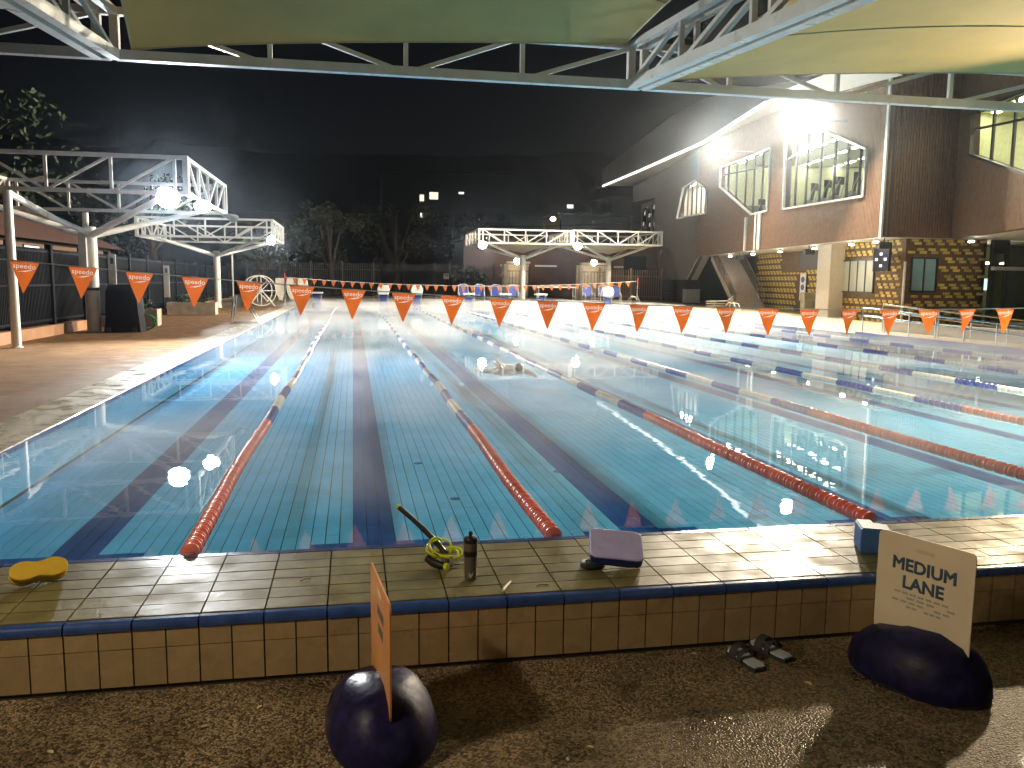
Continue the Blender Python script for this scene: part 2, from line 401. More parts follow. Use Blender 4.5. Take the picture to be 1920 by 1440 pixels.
def flag_mesh(w, h, seed, logo=True):
    vs = []; es = []; fs_ = []
    n = 8
    rows = [[((j/4-.5)*(w*(1-i/n)+.008), -h*i/n) for j in range(5)] for i in range(n+1)]
    for r_ in rows: vs += [Vector(p) for p in r_]
    for i in range(n):
        for j in range(4): a = i*5+j; fs_.append([a, a+5, a+6, a+1])
    nflag = len(fs_)
    if logo:
        k = len(vs); vs += [Vector((v.co.x, v.co.y-.058)) for v in word.vertices]
        fs_ += [[k+i for i in p.vertices] for p in word.polygons]
        k = len(vs); bp = [(-.078, -.128), (-.025, -.120), (.005, -.122), (.062, -.104), (.088, -.088), (-.005, -.110)]
        vs += [Vector(p) for p in bp]; fs_.append([k, k+1, k+2, k+3, k+4, k+5])
    ov, oe, of, _, _, orig = delaunay_2d_cdt(vs, [], fs_, 1, 1e-5)
    me = bpy.data.meshes.new('flag')
    def wave(x, y):
        v = -y/h; u = x/w
        return .03*math.sin(v*3+seed)*v+.035*math.sin(u*5+seed*1.7+v*2)*v*(1-.5*v)
    me.from_pydata([(p.x, wave(p.x, p.y), p.y) for p in ov], [], [tuple(f) for f in of]); me.update()
    me.materials.append(flag_mat); me.materials.append(flag_white)
    for p, o_ in zip(me.polygons, orig): p.material_index = 1 if any(i >= nflag for i in o_) else 0; p.use_smooth = True
    return me
fms = [flag_mesh(.30, .365, s_*1.37) for s_ in range(9)]
fms_far = flag_mesh(.30, .36, 9, False)
def sag(x, xa, xb, zend, zmid): u = (2*x-xa-xb)/(xb-xa); return zmid+(zend-zmid)*u*u
def flag_line(label, Y, xa, xb, zend, zmid, pitch, xfirst, logos, detail):
    t = thing('flag_line', label, 'flag line', (0, Y, 0))
    MB().tube([(xa+(xb-xa)*i/60, 0, sag(xa+(xb-xa)*i/60, xa, xb, zend, zmid)) for i in range(61)], .007 if detail else .012, 6).build('cord', line_mat, t)
    x = xfirst; i = 0
    while x < xb-.2:
        z = sag(x, xa, xb, zend, zmid); sl = (sag(x+.1, xa, xb, zend, zmid)-sag(x-.1, xa, xb, zend, zmid))/.2
        o = obj('flag', fms[(i*4) % 9] if detail else fms_far, None, t, (x, 0, z)); o.rotation_euler = (rnd.uniform(-.09, .09), -math.atan(sl), rnd.uniform(-.22, .22))
        x += pitch; i += 1
    return t
fl = flag_line('near backstroke flag line of large orange pennants with white lettering', 5.0, -5.75, 16.9, 2.04, 1.475, .622, -5.14, True, True)
fl2 = flag_line('far backstroke flag line of small orange pennants', 45.0, -5.35, 16.35, 1.88, 1.47, .553, -4.75, False, False)
red_pole = mat('red_sleeve', (.55, .05, .03), .5)
for (x, y, lab) in ((-5.35, 45, 'flag pole with red tip at left end of far flag line'), (16.35, 45, 'flag pole with red tip at right end of far flag line'),
                    (-5.78, 5, 'flag pole at left end of near flag line'), (16.95, 5, 'flag pole at right end of near flag line')):
    t = thing('flag_pole', lab, 'pole', (x, y, 0), 0, 'flag poles')
    MB().tube([(0, 0, 0), (0, 0, 1.6)], .03, 8).build('pole', stainless, t, 40); MB().tube([(0, 0, 1.6), (0, 0, 2.1)], .034, 8).build('tip', red_pole, t, 40)
    MB().lathe([(.09, 0), (.09, .015), (.05, .03)], 10).build('base', stainless, t)

# ================================================================== CANOPIES
fabric_mat = mat('shade_fabric', (.66, .45, .15), .8, var=.07, scale=1.5, bump=.15, bscale=220)
fabric_far = mat('far_shade_fabric', (.42, .38, .31), .8, var=.06, scale=1.0)
lens_mat = emission('floodlight_lens', (1, .97, .90), FLOOD)
lens_cool = emission('floodlight_lens_cool', (.93, .97, 1.0), FLOOD*.66)
lens_dim = emission('floodlight_lens_dim', (1, .97, .9), FLOOD*.34)
lens_warm = emission('floodlight_lens_warm', (1, .86, .66), FLOOD*4.6)
lens_side = emission('floodlight_lens_side', (1, .78, .50), FLOOD*.8)
lens_back = emission('truss_lamp_lens', (1, .80, .52), FLOOD*.13)
lens_far = emission('floodlight_lens_far', (1, .97, .90), FLOOD*.42)
housing_mat = mat('floodlight_housing', (.35, .35, .34), .45)
def floodlight(label, loc, target, lens, wd=.5, ht=.36, lit=True, mount=(0, 0, .5)):
    t = thing('floodlight', label, 'floodlight', loc, 0, 'floodlights around the pool')
    d = (Vector(target)-Vector(loc)).normalized(); x = d.cross(Vector((0, 0, 1))).normalized(); u = x.cross(d)
    F = frame_M((0, 0, 0), x, u, -d)      # local -z looks at the target
    a, c = wd/2+.03, ht/2+.03; b = MB()
    prof = [(.35, .30), (.55, .27), (.86, .10), (1.06, .0), (1.06, -.05), (1.0, -.05), (1.0, -.015)]
    for k_, z_ in prof:
        for j in range(40): b.v.append(tuple(F @ Vector((wd/2*k_*math.cos(j*math.pi/20), ht/2*k_*math.sin(j*math.pi/20), z_))))
    for i in range(len(prof)-1):
        for j in range(40): j2 = (j+1) % 40; b.f.append((i*40+j, i*40+j2, i*40+40+j2, i*40+40+j))
    b.f.append(tuple(range(40))); b.build('housing', housing_mat, t, 40)
    l = MB(); l.poly([F @ Vector((wd/2*math.cos(j*math.pi/20), ht/2*math.sin(j*math.pi/20), -.02)) for j in range(40)][::-1])
    l.build('lens', lens if lit else mat('dark_lens', (.5, .5, .48), .15), t)
    br = MB(); br.beam(F @ Vector((-a-.02, 0, .1)), F @ Vector((-a-.02, 0, .34)), .03); br.beam(F @ Vector((a+.02, 0, .1)), F @ Vector((a+.02, 0, .34)), .03)
    br.beam(F @ Vector((-a-.02, 0, .34)), F @ Vector((a+.02, 0, .34)), .03); br.beam(F @ Vector((0, 0, .34)), mount, .05)
    br.build('bracket', housing_mat, t)
    return t

def square_canopy(label, cx, cy, half, zb, ht, zground, col_r, cap=None, fab=fabric_far, col_xy=None, zc=3.1):
    t = thing('shade_canopy', label, 'canopy', (cx, cy, zground), 0, 'square cantilever canopies'); zb -= zground; zc -= zground
    S = half; cw = .11
    C4 = [(-S, -S), (S, -S), (S, S), (-S, S)]
    px, py = col_xy or (0, 0)
    MB().lathe([(col_r*1.25, 0), (col_r*1.25, .03), (col_r, .05), (col_r, zc+.25), (col_r*.9, zc+.3)], 20, Matrix.Translation((px, py, 0))).build('column', steel_white, t, 40)
    for i in range(4):
        a = Vector((*C4[i], 0)); b = Vector((*C4[(i+1) % 4], 0)); d = (b-a).normalized()
        MB().beam(a+Vector((0, 0, zb)), b+Vector((0, 0, zb)), cw).build('bottom_chord', steel_white, t)
        MB().beam(a+Vector((0, 0, zb+ht)), b+Vector((0, 0, zb+ht)), cw).build('top_chord', steel_white, t)
        MB().beam(a+Vector((0, 0, zb-.055)), a+Vector((0, 0, zb+ht+.055)), .15).build('corner_post', steel_white, t)
        L = 2*S; st = .3; k = 4; bay = (L-2*st)/k; xs = [st+bay*j for j in range(k+1)]
        for j, s in enumerate(xs):
            p = a+d*s; MB().beam(p+Vector((0, 0, zb)), p+Vector((0, 0, zb+ht)), .08).build('vertical', steel_white, t)
        for j in range(k):
            p = a+d*xs[j]; q = a+d*xs[j+1]
            lo, hi = (q, p) if j < 2 else (p, q)
            MB().beam(lo+Vector((0, 0, zb)), hi+Vector((0, 0, zb+ht)), .07).build('brace', steel_white, t)
    for (x, y) in C4:
        MB().tube([(px, py, zc), (x*.80+px*.2, y*.80+py*.2, zb-.02)], [.11, .085], 10).build('arm', steel_white, t, 40)
        MB().beam((x*.80+px*.2, y*.80+py*.2, zb-.02), (x, y, zb), .1).build('arm_end', steel_white, t)
    # inverted membrane stretched from the bottom chords to the column head
    n = 14; f = MB()
    for i in range(n+1):
        for j in range(n+1):
            u, v = -1+2*i/n, -1+2*j/n; m = max(abs(u), abs(v)); rr = math.hypot(u, v)
            z = zb+.1+(zc+.45-zb-.1)*max(0, (1-m))**1.4
            f.v.append((u*(S-.12)*(1-.03*(1-abs(v if abs(u) > abs(v) else u)))+px*(1-m), v*(S-.12)+py*(1-m), z))
    for i in range(n):
        for j in range(n): a = i*(n+1)+j; f.f.append((a, a+1, a+n+2, a+n+1))
    if fab: f.build('membrane', fab, t, 60)
    return t
cA = square_canopy('near left white truss canopy over the sandy deck beside the dark fence', -9.78, 23.75, 3.7, 4.2, 1.0, 0, .21, fab=None)
cB = square_canopy('smaller looking white truss canopy far down the left deck', -9.45, 47.2, 3.6, 4.05, 1.0, 0, .2, fab=None)
cC = square_canopy('far end white truss canopy behind the blue chairs, left of the pair', 11.45, 60.2, 3.55, 4.62, 1.0, .27, .22, col_xy=(.55, 0), zc=3.55)
cD = square_canopy('far end white truss canopy beside the building, right of the pair', 18.75, 60.2, 3.55, 4.68, 1.0, .27, .22, col_xy=(.4, 0), zc=3.55)
# extra post at the left frame edge carrying the next canopy
t = thing('white_post', 'slim white post standing at the left edge by the fence', 'post', (-9.78, 17.3, 0))
MB().lathe([(.15, 0), (.15, .02), (.115, .04), (.10, 3.9)], 14).build('post', steel_white, t, 40)
MB().tube([(0, 0, 3.85), (0, 3.2, 3.45), (.0, 6.2, 3.2)], .085, 8).build('strut', steel_white, t, 40)
tcol = Vector((-9.78, 23.75, 0))
bx = thing('junction_box', 'grey cabinet strapped to the near left canopy column', 'cabinet', (-9.78, 23.5, 2.1))
MB().box(-.26, -.02, -.12, .1, 0, 1.1).build('cabinet', mat('grey_cabinet', (.5, .5, .47), .5), bx, bevel=.01)
MB().lathe([(.215, -.75), (.216, -.72), (.216, -.69), (.215, -.66)], 20, Matrix.Translation((0, .25, 0))).build('strap', black_frame, bx)
MB().tube([(-.1, .25, .9), (-.1, .25, 1.75)], .1, 10).build('stub_pipe', steel_white, bx, 40)

# near overhead canopies (their columns stand behind the viewer)
SL = .084; ZB0 = 4.81; YF = 7.0; TH = .57
def zb_at(y): return ZB0+SL*(y-YF)
def near_canopy(label, xa, xb, posts, fab=None, brace_flip=0):
    t = thing('overhead_canopy', label, 'canopy', (0, 0, 0), 0, 'canopies over the near pool end')
    yb = -9.0
    def bm_(n, p, q, w): MB().beam(p, q, w).build(n, steel_white, t)
    for (p, q) in (((xa, YF), (xb, YF)), ((xa+.0, YF), (xa+.0, yb)), ((xb-.16, YF), (xb-.16, yb)), ((xa, yb), (xb, yb))):
        for h, n in ((0, 'bottom_chord'), (TH, 'top_chord')):
            bm_(n, (p[0], p[1], zb_at(p[1])+h), (q[0], q[1], zb_at(q[1])+h), .13 if h == 0 else .1)
    L = xb-xa; xs = posts
    for x in xs: bm_('vertical', (x, YF, ZB0), (x, YF, ZB0+TH), .065)
    pts = [xa]+xs+[xb]
    for i in range(len(pts)-1):
        a, b = pts[i]+.05, pts[i+1]-.05
        up_right = (i+brace_flip) % 2 == 1 if i < len(pts)//2 else True
        up_right = i >= (len(pts)-1)/2
        if up_right: bm_('brace', (a, YF+.0, ZB0), (b, YF, ZB0+TH), .06)
        else: bm_('brace', (a, YF, ZB0+TH), (b, YF, ZB0), .06)
    for x in (xa, xb-.16):
        k = 8
        for i in range(k):
            y0 = YF-2.0*i; y1 = y0-2.0
            bm_('vertical', (x, y0, zb_at(y0)), (x, y0, zb_at(y0)+TH), .11 if i == 0 else .065)
            bm_('brace', (x, y0-.08, zb_at(y0)), (x, y1+.08, zb_at(y1)+TH), .06)
    for x in (xa, xb-.16):
        MB().lathe([(.2, 0), (.2, zb_at(yb)-ZF)], 14, Matrix.Translation((x, yb, ZF))).build('column', steel_white, t, 40)
    if fab:
        zl, zr, kl, kr, bow = fab; n = 24; f = MB(); S = {}
        for j in range(n+1):
            v = j/n
            for i in range(n+1):
                u = i/n; d = v*9.0
                xi = xa+.22+(xb-xa-.5)*u
                xi += bow*(1-u)*(1-(1-v)**2)*1.0-.25*u*math.sin(math.pi*min(1, v*1.2))
                z0 = zl+(zr-zl)*u**.75
                z = ZB0+z0+d*(kl*(1-u)+kr*u)/(1+.10*d)+.12*math.sin(math.pi*u)*min(1, v*3)
                y = YF-.03-d-.10*math.sin(math.pi*u)
                S[i, j] = Vector((xi, y, z)); f.v.append((xi, y, z))
        for j in range(n):
            for i in range(n): a = j*(n+1)+i; f.f.append((a, a+1, a+n+2, a+n+1))
        fo = f.build('shade_fabric', fabric_mat, t, 60)
        sl = MB()
        for vv in (.25, .5):
            j = int(vv*n); sl.tube([S[i, j]-Vector((0, 0, .006)) for i in range(n+1)], .008, 5)
        sl.tube([S[0, j]-Vector((0, 0, .004)) for j in range(n+1)], .012, 5); sl.tube([S[n, j]-Vector((0, 0, .004)) for j in range(n+1)], .012, 5)
        sl.tube([S[i, 0]-Vector((0, 0, .004)) for i in range(n+1)], .012, 5)
        sl.build('seam', mat('fabric_seam', (.5, .47, .3), .8), fo)
        MB().beam(S[0, 0], (xa, YF, ZB0), .03).build('corner_cable', stainless, fo)
        MB().beam(S[n, 0], (xb-.16, YF, ZB0+TH), .03).build('corner_cable', stainless, fo)
    return t
near_canopy('bare white truss frame overhead at the top left corner', -12.2, -4.62, [-10.6, -8.8, -6.8])
near_canopy('overhead truss canopy with olive green fabric across the top middle', -4.55, 2.95, [-2.52, -.62, 1.1], (.07, .58, .55, -.06, .5))
near_canopy('overhead truss canopy with yellow beige fabric at the top right', 3.0, 10.6, [4.4, 6.25, 8.3], (.06, .58, -.02, .0, -.1))

# floodlights
LX, LY = -6.25, 20.0
floodlight('dazzling floodlight under the corner of the near left canopy', (-6.55, 19.85, 4.05), (-.5, 4, 0), lens_cool, .60, .54, mount=(0, .12, .2))
floodlight('second floodlight just right of the dazzling one on the near left canopy', (-5.85, 21.2, 3.95), (1, 8, 0), lens_dim, .5, .34, mount=(-.2, 0, .25))
floodlight('unlit floodlight hanging at the back corner of the near left canopy', (-5.75, 27.2, 4.0), (3, 34, 0), lens_mat, .5, .3, lit=False, mount=(-.25, 0, .2))
floodlight('floodlight on the corner of the far left canopy', (-5.95, 43.55, 3.95), (4, 34, 0), lens_far, .55, .5, mount=(0, .15, .2))
floodlight('floodlight at the left end of the far end canopies', (8.15, 56.5, 4.45), (5, 36, 0), lens_far, .58, .54, mount=(0, .15, .2))
floodlight('floodlight between the two far end canopies', (15.5, 56.5, 4.5), (9, 36, 0), lens_far, .58, .54, mount=(0, .15, .2))
floodlight('floodlight on the overhead canopy at the far right corner', (10.6, 6.85, 3.9), (7.4, 3.0, -.4), lens_side, .5, .3, mount=(0, .12, .85))

floodlight('warm lamp hung under the left side truss of the overhead canopy', (-4.62, -3.2, 3.5), (1.2, -1.6, .2), lens_back, .5, .3, mount=(0, 0, .42))
# ================================================================== MAIN BUILDING
A1 = R(8.0); OA = Vector((22, 28.5, 0)); D1 = Vector((math.sin(A1), math.cos(A1), 0)); N1 = Vector((-math.cos(A1), math.sin(A1), 0))
def W(s, off, z): return OA+D1*s+N1*off+Vector((0, 0, z))
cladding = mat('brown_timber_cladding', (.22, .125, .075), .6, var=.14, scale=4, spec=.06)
clad_base = mat('cladding_backing_board', (.09, .055, .038), .7, spec=.1)  # backing board, a darker brown than the battens
grey_panel = mat('grey_panel', (.20, .175, .155), .6, spec=.15)
soffit_mat = mat('pale_soffit', (.66, .62, .56), .6, var=.04)
fascia_mat = mat('grey_roof_fascia', (.36, .345, .35), .5, var=.06)
white_trim = mat('white_trim', (.78, .76, .72), .4)
render_wall = mat('cream_render', (.66, .60, .50), .7, var=.06)
tile_brown = mat('dark_brown_tile', (.14, .085, .042), .6, var=.25, scale=5, spec=.15)
tile_yellow = mat('yellow_relief_tile', (.62, .45, .10), .55, var=.25, scale=8, rand=.25, spec=.2)
bldg = thing('aquatic_centre_building', 'two storey brown clad building with sweeping roof and lit gym windows', 'building', (22, 28.5, 0.02))
def B(o):                      # keep world coordinates under the building's empty
    o.matrix_parent_inverse = Matrix.Translation((-22, -28.5, -.02)); return o
def tess(polys, fn, th=None, nrm=None):
    m = MB(); flat = [p for pl in polys for p in pl]
    tris = tessellate_polygon([[Vector((x, y, 0)) for x, y in pl] for pl in polys])
    m.v = [tuple(fn(x, y)) for x, y in flat]; m.f = [tuple(t) for t in tris]
    if th:
        n = len(m.v); m.v += [tuple(Vector(v)+nrm*th) for v in m.v]; m.f += [tuple(n+i for i in reversed(t)) for t in tris]
        k = 0
        for pl in polys:
            c = len(pl)
            for i in range(c): a, b = k+i, k+(i+1) % c; m.f.append((a, b, n+b, n+a))
            k += c
    return m
win3 = [(12.0, 6.2), (12.15, 10.3), (7.3, 9.95), (1.85, 8.1), (1.85, 5.95)]
win2 = [(25.0, 8.9), (25.05, 10.3), (14.6, 10.1), (14.7, 6.33), (17.7, 6.33)]
win1 = [(37.8, 7.5), (35.9, 10.0), (32.0, 10.2), (28.4, 9.1), (28.4, 7.25)]
outer = [(0, 3.97), (30.2, 3.97), (33.7, 2.04), (44.2, 2.04), (47.0, 7.1), (47.2, 10.25), (59.0, 10.9), (59.1, 12.66), (39.3, 12.52), (25.3, 12.6), (15.5, 12.26), (8.9, 11.8), (3.8, 11.27), (0, 10.85)]
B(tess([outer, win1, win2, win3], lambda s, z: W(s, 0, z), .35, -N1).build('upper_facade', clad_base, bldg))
def spans(s, polys):
    zs = []
    for pl in polys:
        for i in range(len(pl)):
            (a, za), (b, zb) = pl[i], pl[(i+1) % len(pl)]
            if (a <= s < b) or (b <= s < a): zs.append(za+(zb-za)*(s-a)/(b-a))
    zs.sort(); return [(zs[i], zs[i+1]) for i in range(0, len(zs)-1, 2)]
bat = MB(); batg = MB(); s = .08
while s < 59:
    for z0, z1 in spans(s, [outer, win1, win2, win3]):
        T = bat if s < 31 else batg
        Mx = frame_M(W(s, 0, 0), D1, N1, (0, 0, 1))
        T.box(-.05, .05, 0, .035, z0+.01, z1-.01, Mx)
    s += .14
o = B(bat.build('cladding_battens', cladding, bldg)); tag(o, kind='stuff'); o = B(batg.build('grey_battens', grey_panel, bldg)); tag(o, kind='stuff')
def window(name, poly, fn, nrm, mull_s=(), trans=(), fw_=.1, along=None, glass=None, trim=white_trim):
    """frame + pane + mullions on a facade; poly in (s,z)"""
    fr = MB(); c = len(poly)
    for i in range(c):
        a = fn(*poly[i]); b = fn(*poly[(i+1) % c]); fr.beam(a+nrm*.05, b+nrm*.05, .16, .10)
    f = B(fr.build(name, trim, bldg))
    pa = MB(); pa.poly([fn(*p)-nrm*.16 for p in poly]); o = pa.build('pane', glass or glass_mat('clear_glass'), f); 
    for s in mull_s:
        for z0, z1 in spans(s, [poly]):
            MB().beam(fn(s, z0)-nrm*.12, fn(s, z1)-nrm*.12, .1).build('mullion', black_frame, f)
    for (s0, z0, s1, z1) in trans:
        MB().beam(fn(s0, z0)-nrm*.12, fn(s1, z1)-nrm*.12, .09).build('transom', black_frame, f)
    return f
fn1 = lambda s, z: W(s, 0, z)
window('gym_window', win3, fn1, N1, (10.7, 9.2, 7.35, 5.6, 4.1, 2.75), ((12.0, 9.1, 7.35, 9.35),))
window('gym_window', win2, fn1, N1, (23.5, 21.6, 19.6, 17.9, 16.3), ((25, 9.75, 14.6, 9.05),))
window('balcony_window', win1, fn1, N1, (36.2, 34.8, 33.4, 32.0, 30.6, 29.3))
# gym interior
room = mat('gym_wall_green', (.50, .50, .30), .7); room_f = mat('gym_floor', (.12, .12, .11), .5); room_c = mat('gym_ceiling', (.5, .52, .36), .7)
def wbox(name, m, s0, s1, o0, o1, z0, z1, parent=bldg, bev=0):
    Mx = frame_M(OA, D1, N1, (0, 0, 1)); o = MB().box(s0, s1, o0, o1, z0, z1, Mx).build(name, m, parent, bevel=bev)
    if parent is bldg: B(o)
    return o
def slab(name, m, z0, z1):
    a = [W(.35, -.36, 0), W(46, -.36, 0), W(46, -14, 0), W(2.35, -14, 0)]; B(MB().prism([(p.x, p.y) for p in a], z0, z1).build(name, m, bldg))
wbox('partition', room, .6, 7.2, -3.5, -3.4, 5.76, 10.74)
slab('upper_floor', room_f, 5.45, 5.75); slab('upper_ceiling', room_c, 10.75, 10.95)
B(MB().prism([(p.x, p.y) for p in (W(.35, -.36, 0), W(.5, -.36, 0), W(2.5, -14, 0), W(2.35, -14, 0))], 5.76, 10.74).build('inner_wall', room, bldg))
wbox('inner_wall', room, 2.3, 46, -14.2, -14, 5.4, 10.9); wbox('inner_wall', room, 46, 46.2, -14, -.36, 5.4, 10.9)
wbox('partition', room, 26.6, 26.75, -13.9, -.4, 7.6, 10.74); wbox('low_partition', mat('dark_partition', (.10, .10, .08), .6), 26.5, 26.59, -13.9, -.4, 5.76, 7.7)
wbox('balcony_wall', offwhite, 45.0, 45.2, -3.0, -.4, 5.76, 10.74); wbox('balcony_wall', offwhite, 26.8, 45.0, -3.2, -3.0, 5.76, 10.74)
panel_light = emission('ceiling_panel', (1, .99, .80), 15.0)
panel_bright = emission('balcony_panel', (1, .98, .9), 60.0)
for i in range(12):
    for j in range(5):
        Mx = frame_M(W(2.0+i*2.1+j*.35, -1.5-j*2.6, 10.72), D1, N1, (0, 0, 1))
        if (i, j) in ((3, 2), (8, 3), (6, 0)) or (i < 4 and j > 0): continue
        hh = B(MB().box(-.63, .63, -.19, .19, .006, .026, Mx).build('ceiling_light', white_trim, bldg))
        MB().poly([Mx @ Vector(p) for p in ((-.6, -.16, 0), (-.6, .16, 0), (.6, .16, 0), (.6, -.16, 0))]).build('lens', panel_light, hh)
for s_ in (29.5, 33, 36.5, 40, 43): wbox('ceiling_light', panel_bright, s_-.9, s_+.9, -1.9, -1.4, 10.7, 10.74)
# roof: soffit, fascia, light strip
ft = [(59.1, 12.66), (39.3, 12.52), (25.3, 12.6), (15.5, 12.26), (8.9, 11.8), (3.8, 11.27), (-1.0, 10.75)]
ev = [(68.8, 13.8), (45.6, 12.75), (22.7, 11.8), (14.0, 11.93), (8.6, 11.95), (4.4, 11.7), (-1.0, 11.3)]
rf = [(73.0, 16.3), (53.4, 16.1), (35.4, 15.9), (25.0, 15.2), (14.3, 13.6), (6.7, 12.3), (-1.0, 11.6)]
so = MB(); fa = MB(); rt_ = MB()
for i in range(6):
    so.quad(W(ft[i][0], 0, ft[i][1]), W(ft[i+1][0], 0, ft[i+1][1]), W(ev[i+1][0], 2, ev[i+1][1]), W(ev[i][0], 2, ev[i][1]))
    fa.quad(W(ev[i][0], 2.0, ev[i][1]), W(ev[i+1][0], 2.0, ev[i+1][1]), W(rf[i+1][0], 1.5, rf[i+1][1]), W(rf[i][0], 1.5, rf[i][1]))
    rt_.quad(W(rf[i][0], 1.5, rf[i][1]), W(rf[i+1][0], 1.5, rf[i+1][1]), W(rf[i+1][0], -26, rf[i+1][1]+.5), W(rf[i][0], -26, rf[i][1]+.5))
so.poly([W(59.1, 0, 12.66), W(68.8, 2, 13.8), W(68.8, -26, 13.8), W(59.1, -26, 12.66)]); fa.quad(W(68.8, 2, 13.8), W(73, 1.5, 16.3), W(73, -26, 16.8), W(68.8, -26, 13.8))
B(so.build('eave_soffit', soffit_mat, bldg)); ro = B(fa.build('roof_fascia', fascia_mat, bldg)); B(rt_.build('roof', fascia_mat, bldg))
led = emission('eave_light_strip', (1, .98, .93), 1.6)
for pts in (((68.6, 13.78), (45.6, 12.72), (22.7, 11.77)), ((22.7, 11.77), (10.2, 11.92)), ((8.2, 11.9), (4.6, 11.68))):
    m = MB()
    for a, b in zip(pts, pts[1:]): m.beam(W(a[0], 2.03, a[1]-.06), W(b[0], 2.03, b[1]-.06), .12, .16)
    B(m.build('eave_light', led, bldg))
# trims on the facade
wbox('joint_strip', white_trim, -.09, .09, .0, .09, 3.9, 10.85)
wbox('downpipe', white_trim, 18.45, 18.75, .04, .14, 3.97, 6.2); wbox('downpipe', white_trim, 16.5, 16.75, .04, .14, 3.97, 6.25); wbox('downpipe', white_trim, 15.7, 16.15, .04, .14, 3.97, 6.25)
lg = MB(); 
for a, b in (((30.2, 3.97), (33.7, 2.04)),): lg.quad(W(a[0], .04, a[1]), W(b[0], .04, b[1]), W(b[0], -.9, b[1]), W(a[0], -.9, a[1]))
lg.quad(W(30.0, .04, 3.97), W(33.5, .04, 2.04), W(33.7, .041, 2.04), W(30.2, .041, 3.97)); B(lg.build('leg_reveal', white_trim, bldg))
# far end recessed glazing under the raised corner
wbox('recess_wall', black_frame, 47.3, 58.5, -1.0, -.9, 4.0, 10.6)
for k in range(4):
    f = wbox('recess_window', mat('dark_glass', (.03, .03, .035), .1), 48+k*2.5, 49.9+k*2.5, -.88, -.84, 7.2, 10.0)
litp = emission('dim_recess_pane', (.9, .85, .7), .18)
for (s_, z_) in ((48.5, 9.4), (49.6, 8.6), (51.0, 9.5), (53.4, 8.8), (55.8, 9.2), (50.6, 7.7), (56.4, 8.1), (53.0, 7.8), (48.6, 7.8)):
    wbox('lit_pane', litp, s_, s_+.55, -.82, -.80, z_, z_+.4)
# facade facing the pool end (F2) and the return with the big yellow window (F3)
F2a, F2b = Vector((22.04, 28.49, 0)), Vector((25.6, 28.49, 0))
b2 = MB(); x = 22.2
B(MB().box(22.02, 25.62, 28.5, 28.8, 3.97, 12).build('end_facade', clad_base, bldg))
while x < 25.6: b2.box(x-.05, x+.05, 28.465, 28.5, 3.98, 12); x += .14
tag(B(b2.build('end_cladding_battens', cladding, bldg)), kind='stuff')
A3 = R(20.6); D3 = Vector((-math.sin(A3), -math.cos(A3), 0)); N3 = Vector((-math.cos(A3), math.sin(A3), 0)); O3 = Vector((25.6, 28.5, 0))
def W3(t, off, z): return O3+D3*t+N3*off+Vector((0, 0, z))
fn3 = lambda t, z: W3(t, 0, z)
win4 = [(1.5, 9.25), (1.72, 7.45), (7.2, 6.0), (11.0, 5.0), (11.0, 8.8)]
out3 = [(0, 3.95), (13, 3.95), (13, 12), (0, 12)]
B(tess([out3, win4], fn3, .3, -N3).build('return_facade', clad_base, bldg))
b3 = MB(); s = .1
while s < 13:
    for z0, z1 in spans(s, [out3, win4]): b3.box(-.05, .05, -.035, 0, z0+.01, z1-.01, frame_M(W3(s, 0, 0), D3, -N3, (0, 0, 1)))
    s += .14
tag(B(b3.build('return_cladding_battens', cladding, bldg)), kind='stuff')
window('corner_window', win4, fn3, N3, (3.6, 5.7, 7.9), ((1.6, 8.55, 11, 7.6),), trim=black_frame)
yw = mat('corner_room_wall', (.60, .60, .28), .7)
def wbox3(name, m, t0, t1, o0, o1, z0, z1):
    return B(MB().box(t0, t1, o0, o1, z0, z1, frame_M(O3, D3, N3, (0, 0, 1))).build(name, m, bldg))
wbox3('corner_room_floor', room_f, -6, 12.9, -9, -.32, 4.9, 5.1); wbox3('corner_room_ceiling', yw, -6, 12.9, -9, -.32, 9.6, 9.8); wbox3('corner_room_wall', yw, -6, 12.9, -9.2, -9, 4.9, 10.2)
wbox3('corner_room_wall', yw, -6.2, -6, -9, -.32, 4.9, 10.2); wbox3('corner_room_wall', yw, -6, .0, -.5, -.35, 5.1, 9.6); wbox3('corner_room_wall', yw, 12.9, 13.1, -9, -.32, 4.9, 10.2)
panel_corner = emission('corner_room_panel', (1, .98, .72), 22.0)
for i in range(7):
    for j in range(3): wbox3('ceiling_light', panel_corner, -5.2+i*2.4, -4.0+i*2.4, -1.7-j*2.4, -1.4-j*2.4, 9.57, 9.595)
# underside of the upper storey
un = MB(); un.poly([W(0, .0, 3.96), W(30.2, .0, 3.96), W(30.2, -14, 3.96), W(-12, -14, 3.96), Vector((25.6, 28.5, 3.96)), Vector((22.02, 28.5, 3.96))])
un.poly([W3(0, 0, 3.955), W3(0, -14, 3.955), W3(13, -14, 3.955), W3(13, 0, 3.955)]); B(un.build('undercroft_soffit', soffit_mat, bldg))
